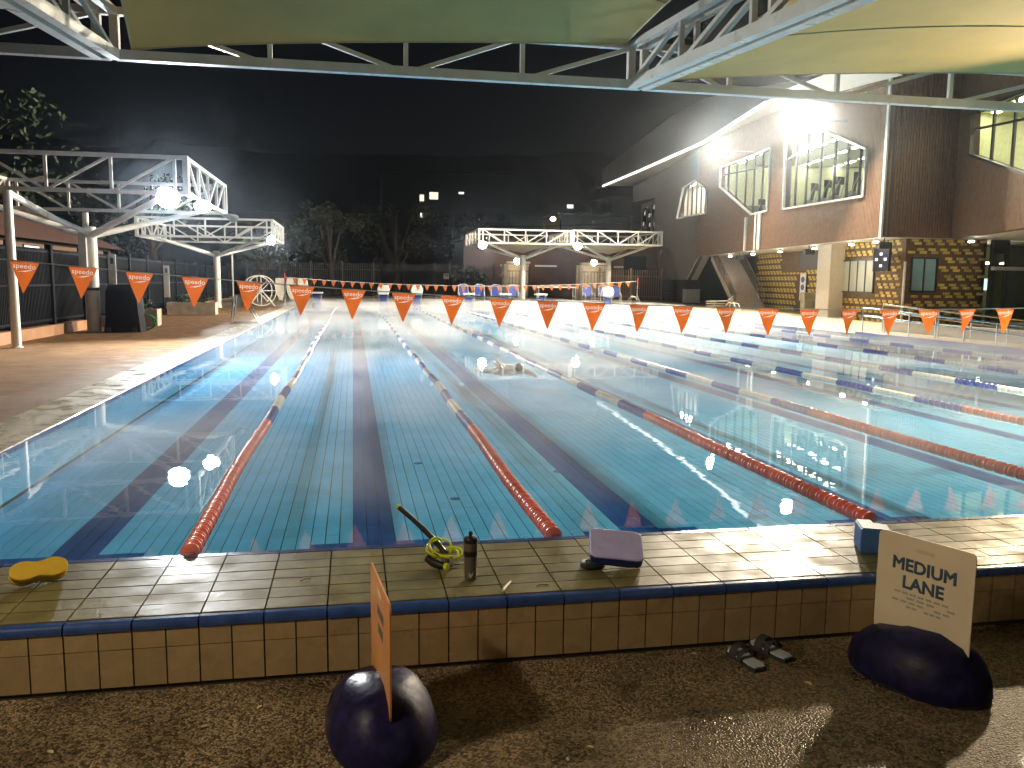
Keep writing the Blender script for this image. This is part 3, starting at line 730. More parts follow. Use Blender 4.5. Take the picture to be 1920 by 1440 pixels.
# ground floor: tiled walls with raised yellow blocks
def tile_wall(name, o, dx, nrm, length, z0, z1, holes, single, cw=.30, ch=.135):
    """brown backing + raised yellow blocks, laid in pairs that step diagonally; holes in (u0,u1,z0,z1)"""
    p = B(MB().box(0, length, -.25, 0, z0, z1, frame_M(o, dx, nrm, (0, 0, 1))).build(name, tile_brown, bldg))
    F = frame_M(o, dx, nrm, (0, 0, 1)); me = MB().box(-cw*.6, cw*.6, 0, .035, -ch/2+.008, ch/2-.008).mesh('relief_tile'); me.materials.append(tile_yellow)
    rest = MB(); n = 0
    for j in range(int((z1-z0)/ch)):
        for i in range(int(length/cw)):
            if i % 2 or j % 3 == 2: continue
            u = (i+.5+(.5 if j % 3 == 0 else 0)+(j//3) % 2)*cw; z = z0+(j+.5)*ch
            if u+cw*.6 > length or u-cw*.6 < 0 or any(a-cw*.6 < u < b+cw*.6 and c-ch/2 < z < d+ch/2 for a, b, c, d in holes): continue
            if n < single:
                ob = obj('relief_tile', me, None, p); ob.matrix_local = F @ Matrix.Translation((u, 0, z)); n += 1
            else: rest.box(u-cw*.6, u+cw*.6, 0, .035, z-ch/2+.008, z+ch/2-.008, F)
    if rest.v: tag(rest.build('relief_tiles_beyond', tile_yellow, p), kind='stuff')
    return p
CR = Vector((23.6, 28.95, 0))                     # outer corner of the ground floor
EX = Vector((1, 0, 0)); 
tile_wall('tiled_wall', CR, EX, Vector((0, -1, 0)), 4.25, .02, 3.95, [(.25, 1.75, 1.45, 3.15)], 220)
wl_o = CR+D1*6.6
tile_wall('tiled_wall', wl_o, -D1, N1, 6.45, .02, 3.95, [(.0, 3.9, 1.35, 3.15)], 90)
fo = W(11.5, -3.2, 0)+D1*13.5
tile_wall('tiled_wall', W(25.5, -3.2, 0), -D1, N1, 15.0, .02, 3.95, [(5.2, 9.3, 2.7, 3.9), (8.0, 9.6, 0, 2.3)], 0)
frost = mat('frosted_blue_film', (.23, .40, .42), .25, var=.25, scale=.6)
frost2 = mat('frosted_pale_film', (.50, .52, .44), .5, var=.2, scale=.6)
def flat_window(name, o, dx, nrm, u0, u1, z0, z1, n, film):
    F = frame_M(o, dx, nrm, (0, 0, 1)); f = MB()
    for (a, b, c, d) in ((u0, u1, z0, z0+.07), (u0, u1, z1-.07, z1), (u0, u0+.07, z0+.07, z1-.07), (u1-.07, u1, z0+.07, z1-.07)): f.box(a, b, 0, .07, c, d, F)
    fr = B(f.build(name, black_frame, bldg))
    ww = (u1-u0-.14)/n
    for k in range(n):
        MB().box(u0+.07+ww*k+.03, u0+.07+ww*(k+1)-.03, .004, .02, z0+.07, z1-.07, F).build('pane', film, fr)
        if k: MB().box(u0+.07+ww*k-.03, u0+.07+ww*k+.03, .004, .06, z0+.07, z1-.07, F).build('mullion', black_frame, fr)
    return fr
flat_window('end_window', CR, EX, Vector((0, -1, 0)), .3, 1.7, 1.5, 3.1, 2, frost)
flat_window('side_window', wl_o, -D1, N1, .15, 3.8, 1.4, 3.1, 4, frost2)
B(MB().box(-.04, .04, -.06, .02, .02, 2.9, Matrix.Translation(CR)).build('corner_pipe', white_trim, bldg))
wbox('pillar', render_wall, 6.9, 8.6, -2.35, -.75, .02, 3.95, bev=.02)
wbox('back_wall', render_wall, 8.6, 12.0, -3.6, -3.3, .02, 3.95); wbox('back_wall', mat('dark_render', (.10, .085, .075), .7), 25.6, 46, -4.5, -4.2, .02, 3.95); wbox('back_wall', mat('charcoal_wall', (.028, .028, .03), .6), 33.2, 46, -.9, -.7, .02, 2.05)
wbox('dark_beam', mat('dark_panel', (.07, .055, .05), .6), 12.6, 17.0, -3.19, -3.05, 2.75, 3.85); dr = wbox('service_door', mat('dark_door', (.05, .045, .04), .5), 12.1, 13.6, -3.18, -3.1, .02, 2.25)
wbox('door_sign', flat_w := mat('small_white_sign', (.8, .8, .78), .5), 12.6, 13.1, -3.09, -3.08, 1.25, 1.4, dr); dr.children[0].matrix_parent_inverse = Matrix.Identity(4)
# entrance glazing on the right
for (a, b_, c, d) in ((27.9, 28.1, .02, 3.95), (28.7, 28.8, .02, 3.95), (31.2, 31.4, .02, 3.95), (28.1, 28.7, 3.3, 3.95)): B(MB().box(a, b_, 28.6, 28.8, c, d).build('entrance_post', black_frame, bldg))
B(MB().box(27.85, 32, 28.4, 28.6, 2.55, 2.72).build('entrance_canopy_rail', white_trim, bldg))
B(MB().box(28.1, 31.2, 28.68, 28.70, .1, 3.9).build('entrance_glass', glass_mat('lobby_glass', (.45, .5, .42)), bldg))
lob = mat('lobby_green', (.25, .27, .12), .6); B(MB().box(27.9, 34, 33, 33.2, .02, 3.9).build('lobby_wall', lob, bldg)); B(MB().box(27.6, 27.85, 28.95, 33, .02, 3.9).build('lobby_wall', lob, bldg))
lobl = emission('lobby_lamp', (1, .95, .7), 12.0)
for xx in (28.9, 29.7, 30.6): B(MB().lathe([(.16, 0), (.18, .05), (.1, .1)], 10, Matrix.Translation((xx, 31, 2.9))).build('lobby_light', lobl, bldg))
B(MB().box(28.6, 31.8, 32.95, 32.98, 1.6, 2.2).build('lobby_screen', emission('lobby_screen', (.6, .85, .75), .6), bldg))
# soffit downlights
dl = emission('downlight_lens', (1, .93, .78), 62.0)
dls = [(4.0, -.5), (1.2, -.35), (9.2, -.8), (14.5, -.8), (19.5, -.8), (24.5, -.8)]
for (s_, o_) in dls:
    Mx = Matrix.Translation(W(s_, o_, 3.76))
    hh = B(MB().lathe([(.12, .05), (.13, .12), (.10, .19)], 12, Mx).build('downlight', white_trim, bldg)); ll = MB().lathe([(.11, .0), (.115, .049)], 12, Mx).build('lens', dl, hh)
Mx = Matrix.Translation((25.3, 26.9, 3.72)); hh = B(MB().lathe([(.12, .05), (.13, .12), (.10, .22)], 12, Mx).build('downlight', white_trim, bldg)); MB().lathe([(.11, .0), (.115, .049)], 12, Mx).build('lens', dl, hh)
# building floodlights
p1, p2 = W(18.0, 2.0, 10.3), W(4.2, 2.0, 9.7)
floodlight('glaring floodlight above the smaller gym window', p1, (0, 42, 0), lens_warm, .66, .58, mount=-N1*1.95+Vector((0, 0, .1)))
floodlight('glaring floodlight above the larger gym window', p2, (0, 28, 0), lens_warm, .72, .64, mount=-N1*1.95+Vector((0, 0, .1)))
# things hanging under the soffit
spk = mat('black_speaker', (.03, .028, .026), .6)
for i, (s_, lab) in enumerate(((21.0, 'dark loudspeaker hanging near the stairs'), (8.9, 'dark loudspeaker hanging in front of the cream pillar'), (.4, 'dark loudspeaker hanging by the corner pipe'))):
    t = thing('loudspeaker', lab+' under the soffit', 'speaker', W(s_, -.35, 3.45), -A1, 'speakers under the soffit')
    MB().prism([(-.3, -.16), (-.2, -.24), (.2, -.24), (.3, -.16), (.22, .2), (-.22, .2)], -.0, .3).build('cabinet', spk, t, bevel=.02); MB().box(-.02, .02, -.02, .02, .3, .5).build('bracket', spk, t); MB().box(-.19, .19, -.255, -.243, .03, .27).build('grille', mat('speaker_grille', (.05, .05, .05), .8), t)
t = thing('hanging_screen', 'black timing screen hanging in front of the yellow tiled wall', 'screen', W(1.6, -.9, 2.45), 0)
F = frame_M((0, 0, 0), -D1, N1, (0, 0, 1)).to_3x3().to_4x4()
MB().box(-.75, .75, -.06, .06, 0, 1.1, F).build('panel', mat('screen_black', (.02, .02, .03), .6, spec=.1), t); MB().box(-.03, .03, -.03, .03, 1.1, 1.5, F).build('hanger', black_frame, t)
dg = emission('screen_digits', (.75, .8, 1), 1.2)
for (a, b) in ((-.55, .5), (.3, .5), (-.1, .2), (-.12, .75)): MB().box(a, a+.25, .061, .065, b, b+.12, F).build('lit_digits', dg, t)
t = thing('notice_board', 'tall narrow white notice board with blue symbols beside the service door', 'sign', W(16.2, -3.1, .75), 0)
MB().box(-.45, .45, 0, .05, 0, 1.75, F).build('board', mat('board_white', (.78, .77, .72), .5), t)
for z_ in (.25, .75, 1.25): MB().prism([(.25*math.cos(a*.7854)*(1.2), .2*math.sin(a*.7854)) for a in range(8)], .051, .056, F @ Matrix.Translation((0, 0, z_+.1)) @ Matrix.Rotation(R(90), 4, 'X') @ Matrix.Scale(-1, 4, (0, 0, 1))).build('symbol', mat('sign_blue', (.05, .08, .3), .5), t)
t = thing('wall_clock', 'round white clock on the tiled wall left of the cream pillar', 'clock', W(11.6, -3.0, 2.55), 0)
MB().lathe([(.5, 0), (.52, .06), (.46, .09)], 24, F @ Matrix.Rotation(R(-90), 4, 'X')).build('case', white_trim, t, 40)
hb = MB(); hb.beam(F @ Vector((0, .1, 0)), F @ Vector((.0, .1, .3)), .03); hb.beam(F @ Vector((0, .1, 0)), F @ Vector((.2, .1, .05)), .03); hb.build('hands', black_frame, t)
t = thing('litter_bin', 'pale wheeled bin with rounded lid in front of the service door', 'bin', W(12.4, -1.9, .02), -A1)
MB().box(-.35, .35, -.35, .35, 0, .95).build('body', mat('bin_grey', (.5, .45, .3), .5), t, bevel=.05); MB().tube([(-.36, 0, .95), (.36, 0, .95)], .35, 14).build('lid', mat('bin_lid', (.42, .36, .22), .45), t, 50)
t = thing('trolley_bin', 'grey square container at the foot of the stairs', 'container', W(31.0, .3, .02), -A1)
MB().box(-.6, .6, -.5, .5, .15, 1.2).build('tub', mat('grey_tub', (.42, .44, .44), .5), t, bevel=.04); MB().box(-.63, .63, -.53, .53, 1.2, 1.26).build('lid', mat('grey_lid', (.5, .52, .52), .5), t)
for a in (-.5, .5): MB().tube([(a, -.4, .08), (a, .4, .08)], .08, 8).build('wheel', black_frame, t)
# stairs with glass balustrade
st = thing('staircase', 'pale staircase with glass balustrade rising under the soffit', 'stairs', W(22.0, -1.6, .02), 0)
stair_m = mat('pale_stair', (.56, .47, .40), .55)
Fs = frame_M((0, 0, 0), D1, N1, (0, 0, 1))
nst = 22; run, rise = .30, .178
for i in range(nst):
    MB().box(i*run, i*run+run+.02, -1.0, 1.0, (i+1)*rise-.045, (i+1)*rise, Fs).build('tread', stair_m, st); MB().box(i*run, i*run+.02, -.98, .98, i*rise, (i+1)*rise-.045, Fs).build('riser', stair_m, st)
for o_ in (-1.05, 1.0):
    m = MB(); m.prism([(-.1, 0), (.5, 0), (nst*run, nst*rise-.35), (nst*run, nst*rise+.05), (0, .2)], o_, o_+.05, Fs @ Matrix(((1, 0, 0, 0), (0, 0, 1, 0), (0, 1, 0, 0), (0, 0, 0, 1)))); m.build('stringer', stair_m, st)
    m = MB(); m.prism([(0, .15), (nst*run, nst*rise+.1), (nst*run, nst*rise+1.0), (0, 1.05)], o_+.02, o_+.032, Fs @ Matrix(((1, 0, 0, 0), (0, 0, 1, 0), (0, 1, 0, 0), (0, 0, 0, 1)))); m.build('glass_panel', glass_mat('balustrade_glass', (.85, .87, .85)), st)
    MB().tube([Fs @ Vector((-.1, o_+.02, 1.1)), Fs @ Vector((nst*run, o_+.02, nst*rise+1.05))], .03, 8).build('handrail', stainless, st, 40)
    for i in (0, 5, 10, 15, 20): MB().tube([Fs @ Vector((i*run, o_+.02, i*rise)), Fs @ Vector((i*run, o_+.02, i*rise+1.07))], .022, 6).build('post', stainless, st, 40)
# gym machines behind the large window
mach = mat('black_gym_machine', (.025, .025, .025), .4); mgrey = mat('grey_gym_machine', (.3, .3, .3), .4)
def cross_trainer(lab, s_, o_, rz):
    t = thing('cross_trainer', lab, 'gym machine', W(s_, o_, 5.76), rz, 'gym machines behind the windows')
    MB().box(-.35, .35, -.9, .9, 0, .14).build('base', mach, t); MB().lathe([(.1, -.12), (.42, -.1), (.42, .1), (.1, .12)], 16, Matrix.Translation((0, .55, .5)) @ Matrix.Rotation(R(90), 4, 'Y')).build('flywheel', mgrey, t, 40)
    MB().beam((0, .55, .2), (0, .35, 1.5), .16).build('upright', mach, t); MB().box(-.28, .28, .2, .36, 1.45, 1.85).build('console', mach, t)
    for sx in (-1, 1):
        MB().tube([(sx*.28, .5, .4), (sx*.32, .3, 1.2), (sx*.30, .02, 1.75)], .03, 6).build('arm', mgrey, t); MB().beam((sx*.2, .5, .3), (sx*.2, -.7, .35), .09).build('pedal', mach, t)
cross_trainer('leftmost cross trainer seen through the larger gym window', 11.0, -1.6, .5)
cross_trainer('second cross trainer from the left in the larger gym window', 9.4, -1.7, .5)
cross_trainer('third cross trainer from the left in the larger gym window', 7.9, -1.7, .4)
cross_trainer('fourth cross trainer from the left in the larger gym window', 6.0, -1.8, .6)
cross_trainer('rightmost cross trainer seen through the larger gym window', 3.4, -1.7, .5)
for i, s_ in enumerate((16.0, 18.2, 20.4)):
    cross_trainer(['rightmost', 'middle', 'leftmost'][i]+' gym machine seen low in the smaller gym window', s_, -1.8, .4)
# ramp kerb and handrails
rk = tag(MB().box(16.845, 17.1, -1.0, 22.2, -.7, .10).build('ramp_kerb', mat('purple_blue_tile', (.07, .06, .22), .3), None, bevel=.01), 'dark blue tiled ramp kerb along the right pool edge', 'kerb')
def handrail(lab, xr, y0, y1, z0, z1, n):
    t = thing('handrail', lab, 'handrail', (xr, y0, .02), 0, 'ramp handrails')
    for i in range(n):
        f = i/(n-1); MB().tube([(0, (y1-y0)*f, 0), (0, (y1-y0)*f, z0+(z1-z0)*f)], .025, 8).build('post', stainless, t, 40)
    for dz in (0, -.28):
        MB().tube([(0, 0, z0+dz), (0, y1-y0, z1+dz)], .026, 8).build('rail', stainless, t, 40)
handrail('front stainless handrail along the ramp at the pool edge', 17.0, 22, 9, .95, .5, 11)
handrail('rear stainless handrail of the ramp, closer to the building', 18.5, 23, 9, 1.05, .5, 10)
t = thing('ramp_wall', 'low cream ramp wall behind the handrails', 'wall', (19.2, 9, .02)); MB().box(0, .2, 0, 15, 0, .35).build('body', render_wall, t); MB().box(-.03, .23, 0, 15, .35, .41).build('cap', white_trim, t)
for (xx, yy, lab) in ((17.1, 33.0, 'stainless ladder rails on the right pool edge before the pillar'), (17.0, 47.5, 'stainless ladder rails at the far right pool corner')):
    t = thing('pool_ladder', lab, 'ladder', (xx, yy, .02), 0, 'ladders')
    for dy in (-.25, .25):
        MB().tube([(-.35, dy, -.45), (-.35, dy, .3), (-.28, dy, .7), (-.1, dy, .85), (.2, dy, .8), (.38, dy, .4), (.45, dy, 0)], .024, 8).build('rail', stainless, t, 40)
    for z_ in (-.15, -.4): MB().box(-.39, -.31, -.25, .25, z_, z_+.03).build('step', stainless, t)

# ================================================================== LEFT DECK
plinth = mat('terracotta_plinth', (.42, .22, .12), .6, var=.15, scale=2)
fence = thing('deck_fence', 'dark steel paling fence on a terracotta plinth along the left deck', 'fence', (-10.55, 0, 0))
MB().box(-.15, .15, 4, 61, 0, .32).build('plinth', plinth, fence)
for y in [4+3.05*k for k in range(19)]: MB().box(-.09, .09, y-.09, y+.09, 0, 2.75).build('post', dark_steel, fence)
for z_ in (.45, 1.5, 2.5): MB().box(-.03, .03, 4, 61, z_, z_+.06).build('rail', dark_steel, fence)
pl = MB(); pm = MB().box(-.016, .016, -.022, .022, .4, 2.62).mesh('paling'); n = 0
y = 4.1
while y < 61:
    if 14.5 < y < 34 and n < 180: obj('paling', pm, dark_steel, fence, (0, y, 0)); n += 1
    else: pl.box(-.016, .016, y-.022, y+.022, .4, 2.62)
    y += .11
tag(pl.build('palings_beyond', dark_steel, fence), kind='stuff')
screen = tag(MB().box(-10.75, -10.71, 4, 61, .33, 2.45).build('fence_screen', mat('black_shade_mesh', (.008, .009, .013), .9, spec=0.)), 'black mesh screen behind the paling fence', 'screen')
# low roofed building behind the fence
hs = thing('neighbour_roof', 'low tiled roof behind the left fence with reddish wall', 'building', (-17, 16, 0))
MB().box(-4, 3, -6, 26, 0, 3.2).build('wall', mat('dim_brick', (.16, .09, .06), .8), hs)
rb = MB(); rb.poly([(3.6, -6.5, 3.2), (3.6, 26.5, 3.2), (-.5, 26.5, 5.0), (-.5, -6.5, 5.0)]); rb.poly([(-4.6, -6.5, 3.2), (-.5, -6.5, 5.0), (-.5, 26.5, 5.0), (-4.6, 26.5, 3.2)]); rb.poly([(3.6, -6.5, 3.2), (-.5, -6.5, 5.0), (-4.6, -6.5, 3.2)]); rb.build('roof', mat('dim_roof', (.12, .06, .045), .8), hs)
lw = emission('dim_lit_window', (1, .93, .7), 1.1)
for (y_, z_) in ((12.2, 2.55), (14.0, 2.6)):
    wf = MB().box(3.0, 3.05, y_, y_+1.6, z_, z_+.42).build('window', black_frame, hs); MB().box(3.05, 3.07, y_+.06, y_+1.54, z_+.05, z_+.37).build('pane', lw, wf)
# covered trolley, planters, hose
t = thing('covered_trolley', 'bulky black covered trolley beside the near left column', 'trolley', (-8.85, 23.9, 0))
b = MB(); nx = 12
ring = [(-.62, -.5), (.55, -.55), (.68, .4), (-.5, .55)]
for k, (z_, sc) in enumerate(((0, 1.05), (.25, 1.0), (.8, .92), (1.35, .85), (1.55, .7))):
    for j in range(16):
        a = 2*math.pi*j/16; rr = 1/max(abs(math.cos(a)), abs(math.sin(a)))**.75
        b.v.append((.58*sc*rr*math.cos(a)*(1+.05*math.sin(j*2.3+k)), .5*sc*rr*math.sin(a)*(1+.05*math.cos(j*1.7+k)), z_))
for k in range(4):
    for j in range(16): j2 = (j+1) % 16; b.f.append((k*16+j, k*16+j2, k*16+16+j2, k*16+16+j))
b.f.append(tuple(64+j for j in range(16))); b.build('cover', mat('black_tarp', (.008, .009, .014), .7, bump=.4, bscale=6, spec=.15), t, 60)
for sx in (-.4, .4): MB().tube([(sx, -.56, .08), (sx, -.50, .08)], .08, 10).build('wheel', black_frame, t)
concrete = mat('planter_concrete', (.42, .36, .27), .8, var=.2, scale=3, bump=.3); soil = mat('soil', (.03, .022, .015), .9)
leafm = mat('dark_leaf', (.03, .06, .02), .6, var=.4, scale=8)
def leaf_cloud(mb, c, rx, ry, rz, n, size, r):
    for _ in range(n):
        while True:
            p = Vector((r.uniform(-1, 1), r.uniform(-1, 1), r.uniform(-1, 1)))
            if .15 < p.length < 1: break
        p = Vector((p.x*rx, p.y*ry, p.z*rz))+Vector(c); d = Vector((r.gauss(0, 1), r.gauss(0, 1), r.gauss(0, .8))).normalized()
        e = d.cross(Vector((r.gauss(0, 1), r.gauss(0, 1), r.gauss(0, 1)))).normalized(); s_ = size*r.uniform(.6, 1.3)
        mb.quad(p-d*s_, p+e*s_*.45, p+d*s_, p-e*s_*.45)
def planter(lab, x, y, lx, ly, h, rz):
    t = thing('planter', lab, 'planter', (x, y, 0), rz, 'planters by the fence')
    m = MB()
    for (a, b_, c, d) in ((-lx, lx, -ly, -ly+.1), (-lx, lx, ly-.1, ly), (-lx, -lx+.1, -ly+.1, ly-.1), (lx-.1, lx, -ly+.1, ly-.1)): m.box(a, b_, c, d, 0, h)
    m.build('box', concrete, t, bevel=.015); MB().box(-lx+.1, lx-.1, -ly+.1, ly-.1, 0, h-.08).build('soil', soil, t)
    f = MB(); leaf_cloud(f, (0, 0, h+.18), lx*.8, ly*.8, .3, 160, .09, rnd); f.build('plant', leafm, t)
planter('short concrete planter behind the green hose', -9.3, 27.4, .75, .6, .62, .1)
planter('longer concrete planter under the second white marker board', -9.1, 37.2, 1.1, .6, .6, .05)
t = thing('garden_hose', 'coiled green hose lying against the black trolley', 'hose', (-8.25, 24.2, 0))
h = MB(); pts = []
for i in range(90):
    a = i*.28; pts.append((.26*math.cos(a)*(1+.15*math.sin(i)), .05*math.sin(i*.5), .30+.25*math.sin(a)+.02*math.sin(i*1.3)))
h.tube(pts, .022, 6); h.build('coil', mat('green_hose', (.02, .30, .13), .4), t, 50)
bd = mat('marker_board', (.75, .75, .72), .5)
for (x, y, z0, h_, lab) in ((-9.95, 26.8, .95, 1.65, 'tall white marker board hung on the fence above the short planter'), (-10.1, 36.4, .85, 1.5, 'narrower white marker board above the longer planter')):
    t = thing('marker_board', lab, 'sign', (x, y, z0), 0, 'white boards on the left fence'); MB().box(-.13, .13, -.02, .02, 0, h_).build('board', bd, t)
    MB().box(-.05, .06, -.024, -.021, h_-.35, h_-.12).build('print', mat('board_print', (.12, .12, .2), .6), t); MB().box(-.03, .03, .02, .4, h_*.5, h_*.5+.05).build('bracket', dark_steel, t)
# entry ladder frame lying at the edge
t = thing('pool_ladder', 'triangular stainless ladder frame folded up at the left pool edge', 'ladder', (-5.55, 28.5, .02), 0)
for dy in (-.35, .35):
    MB().tube([(-.55, dy, 0), (-.4, dy, 1.05), (-.25, dy, 1.15), (-.1, dy, 1.05), (.45, dy, .12), (.52, dy, -.2)], .03, 8).build('rail', stainless, t, 40)
    MB().tube([(-.55, dy, .04), (.42, dy, .04)], .025, 8).build('bottom_rail', stainless, t, 40)
for (x, z_) in ((-.48, .35), (.2, .45), (.5, -.1)): MB().tube([(x, -.35, z_), (x, .35, z_)], .022, 6).build('rung', stainless, t, 40)
# cover reel
t = thing('cover_reel', 'white spoked wheel of a pool cover reel at the far left', 'reel', (-7.35, 50.2, 0.0), .35)
for dx in (-.5, .5):
    MB().tube([(.95*math.cos(a*math.pi/20), dx, 1.0+.95*math.sin(a*math.pi/20)) for a in range(40)], .035, 6, closed=True).build('wheel_rim', steel_white, t, 40)
    for k in range(4): a = k*math.pi/4; MB().beam((-.95*math.cos(a), dx, 1-.95*math.sin(a)), (.95*math.cos(a), dx, 1+.95*math.sin(a)), .04).build('spoke', steel_white, t)
    for sx in (-1, 1): MB().beam((sx*.85, dx*1.15, 0), (0, dx*1.15, 1.05), .06).build('stand_leg', steel_white, t)
MB().tube([(0, -.6, 1), (0, .6, 1)], .08, 10).build('axle', steel_white, t)
# shelving rack of small bottles behind the reel and upright loungers
lng = mat('white_plastic', (.62, .58, .50), .5)
for i in range(3):
    t = thing('stacked_lounger', ['leftmost', 'middle', 'rightmost'][i]+' white plastic lounger stood on end beside the cover reel', 'lounger', (-5.55+i*.72-.6, 51.6, .0), .15, 'loungers stood on end')
    MB().prism([(-.3, 1.55), (-.36, 1.1), (-.3, .6), (-.1, .1), (.1, .1), (.3, .6), (.36, 1.1), (.3, 1.55)][::-1], -.05, .05, Matrix.Translation((0, 0, .27)) @ Matrix.Rotation(R(90), 4, 'X')).build('seat_shell', lng, t, bevel=.03)
    for sx in (-.12, .12): MB().beam((sx, .05, 0.27), (sx, .3, .27+.7), .05).build('leg', lng, t)
    MB().box(-.3, .3, .04, .09, 1.5, 1.58).build('crossbar', lng, t)
t = thing('bare_post', 'thin white post standing behind the second canopy column', 'post', (-9.0, 50.5, 0)); MB().tube([(0, 0, 0), (0, 0, 3.3)], .05, 8).build('pole', steel_white, t, 40); MB().lathe([(.12, 0), (.12, .02), (.06, .04)], 10).build('base', steel_white, t)

# ================================================================== FAR END
blkb = mat('block_blue', (.03, .045, .22), .4); blkw = mat('block_white', (.66, .62, .54), .5)
# (x on the bulkhead, covered seat or plain)
for i, (xb, cov) in enumerate(((-3.75, 0), (.55-.0, 1), (2.75, 1), (6.25, 0), (8.75, 0), (11.25, 0), (16.0, 1))):
    lab = ['plain starting block nearest the left corner', 'starting block with white cover, left of the covered pair', 'starting block with white cover, right of the covered pair', 'fourth starting block from the left, plain blue', 'fifth starting block from the left, plain blue', 'sixth starting block from the left, plain blue', 'starting block with white cover beside the far right column'][i]
    t = thing('starting_block', lab, 'starting block', (xb, 50.25, .29), 0, 'starting blocks on the far bulkhead')
    MB().box(-.28, .28, -.255, -.245, -.42, .0).build('lane_panel', blkb, t); MB().box(-.22, .22, -.15, .15, .0, .42).build('pedestal', blkb, t, bevel=.02)
    for sx in (-.3, .3): MB().tube([(sx, -.2, 0), (sx, -.2, .55)], .03, 6).build('leg', stainless, t)
    if cov: MB().prism([(-.34, .5), (-.42, .85), (-.3, 1.15), (.3, 1.15), (.42, .85), (.34, .5)][::-1], -.25, .25, Matrix.Rotation(R(90), 4, 'X')).build('cover', blkw, t, bevel=.06)
    else: MB().box(-.4, .4, -.32, .32, .55, .66).build('platform', blkw, t, bevel=.02)
chb = mat('blue_chair_fabric', (.03, .055, .26), .6); chf = mat('chair_frame', (.55, .55, .53), .35)
def pool_chair(lab, x, y, rz):
    t = thing('pool_chair', lab, 'chair', (x, y, .27), rz, 'blue chairs on the far deck')
    MB().prism([(-.36, .45), (.36, .45), (.33, 1.1), (.26, 1.18), (-.26, 1.18), (-.33, 1.1)], -.02, .02, Matrix.Translation((0, .28, 0)) @ Matrix.Rotation(R(80), 4, 'X')).build('backrest', chb, t)
    MB().box(-.36, .36, -.4, .28, .42, .46).build('seat', chb, t)
    for sx in (-1, 1):
        MB().tube([(sx*.38, -.4, 0), (sx*.38, -.38, .62), (sx*.38, .2, .66)], .02, 6).build('arm', chf, t); MB().tube([(sx*.38, .35, 0), (sx*.37, .25, .45), (sx*.36, .42, 1.15), (sx*.2, .45, 1.24), (0, .45, 1.25)], .02, 6).build('back_frame', chf, t)
for i, (px, yy) in enumerate(((6.55, 55), (7.7, 55), (8.95, 55), (10.3, 55), (16.15, 55.5), (17.4, 55.5), (18.3, 55.5))):
    pool_chair(f'{ORD[i]} blue mesh chair from the left on the far deck', px, yy, rnd.uniform(-.2, .2))
t = thing('folding_table', 'white trestle table between the blue chairs on the far deck', 'table', (14.1, 57.5, .27)); MB().box(-1.6, 1.6, -.4, .4, 1.05, 1.12).build('table_top', blkw, t)
for sx in (-1.45, 1.45):
    for sy in (-.33, .33): MB().tube([(sx, sy, 0), (sx, sy, 1.05)], .025, 6).build('leg', chf, t)
    MB().tube([(sx, -.33, .4), (sx, .33, .4)], .02, 6).build('stretcher', chf, t)
t = thing('low_rail', 'low steel rail behind the covered starting blocks', 'railing', (-1.5, 51.6, .27))
for k in range(9): MB().tube([(k*1.4, 0, 0), (k*1.4, 0, .4)], .03, 6).build('post', stainless, t)
MB().tube([(0, 0, .4), (11.2, 0, .4)], .035, 6).build('top_rail', stainless, t)
# far fence
def pale_fence(lab, xa, xb, y, h, m, pitch=.16):
    t = thing('far_fence', lab, 'fence', (xa, y, .2), 0, 'paling fences beyond the far deck'); L = xb-xa
    p = MB(); x = 0
    while x <= L: p.box(x-.025, x+.025, -.02, .02, .1, h+.12*math.sin(0)); x += pitch
    tag(p.build('palings', m, t), kind='stuff')
    for z_ in (.3, h-.6): MB().box(0, L, .021, .07, z_, z_+.07).build('rail', m, t)
    x = 0
    while x <= L+.1: MB().box(x-.07, x+.07, -.05, .1, 0, h+.15).build('post', m, t); x += max(2.4, L/round(L/2.9))
    return t
fs = mat('grey_fence_steel', (.055, .055, .06), .45)
pale_fence('dark paling fence across the far end left of the gates', -10.5, 11.3, 70, 3.0, fs)
pale_fence('brown lit paling fence right of the far column', 20.2, 26.0, 66, 2.7, mat('brown_fence', (.30, .20, .13), .6), .22)
def gatehouse(lab, lab2, x, w_):
    t = thing('gate', lab, 'gate', (x, 68, .2), 0, 'lit gates beyond the far deck')
    MB().box(-.32, .0, -.3, .2, 0, 3.1).build('pier', render_wall, t); MB().box(w_, w_+.12, -.1, .1, 0, 2.9).build('post', fs, t)
    MB().box(-.1, w_+.1, -.3, .5, 3.15, 3.32).build('lintel', render_wall, t); MB().box(-.2, w_+.3, 1.2, 1.4, 0, 3.1).build('back_wall', mat('gate_cream', (.5, .40, .28), .7), t)
    k = .25
    while k < w_: MB().box(k-.025, k+.025, -.04, 0, .15, 2.5).build('gate_bar', fs, t); k += .3
    for z_ in (.2, 1.3, 2.45): MB().box(.05, w_-.02, .002, .05, z_, z_+.07).build('gate_rail', fs, t)
    l = thing('wall_lamp', lab2, 'lamp', (x+w_*.45, 67.85, 3.35+.2), 0, 'globe lamps over the gates')
    MB().lathe([(.05, -.30), (.17, -.24), (.24, -.1), (.25, 0), (.2, .14), (.08, .24), (.01, .26)], 16).build('globe', emission('globe_lamp', (1, .88, .66), 75.0), l, 60); MB().lathe([(.12, -.36), (.12, -.29)], 12).build('base', dark_steel, l)
gatehouse('lit gate with cream pier, left of the two gates', 'warm globe lamp over the left gate', 12.1, 2.0)
gatehouse('lit gate with cream pier, right of the two gates', 'warm globe lamp over the right gate', 19.1, 2.3)
bw = mat('maroon_wall', (.14, .07, .05), .8, var=.2, scale=.4)
t = thing('brick_hall', 'long low maroon brick hall behind the gates', 'building', (10, 74, 0))
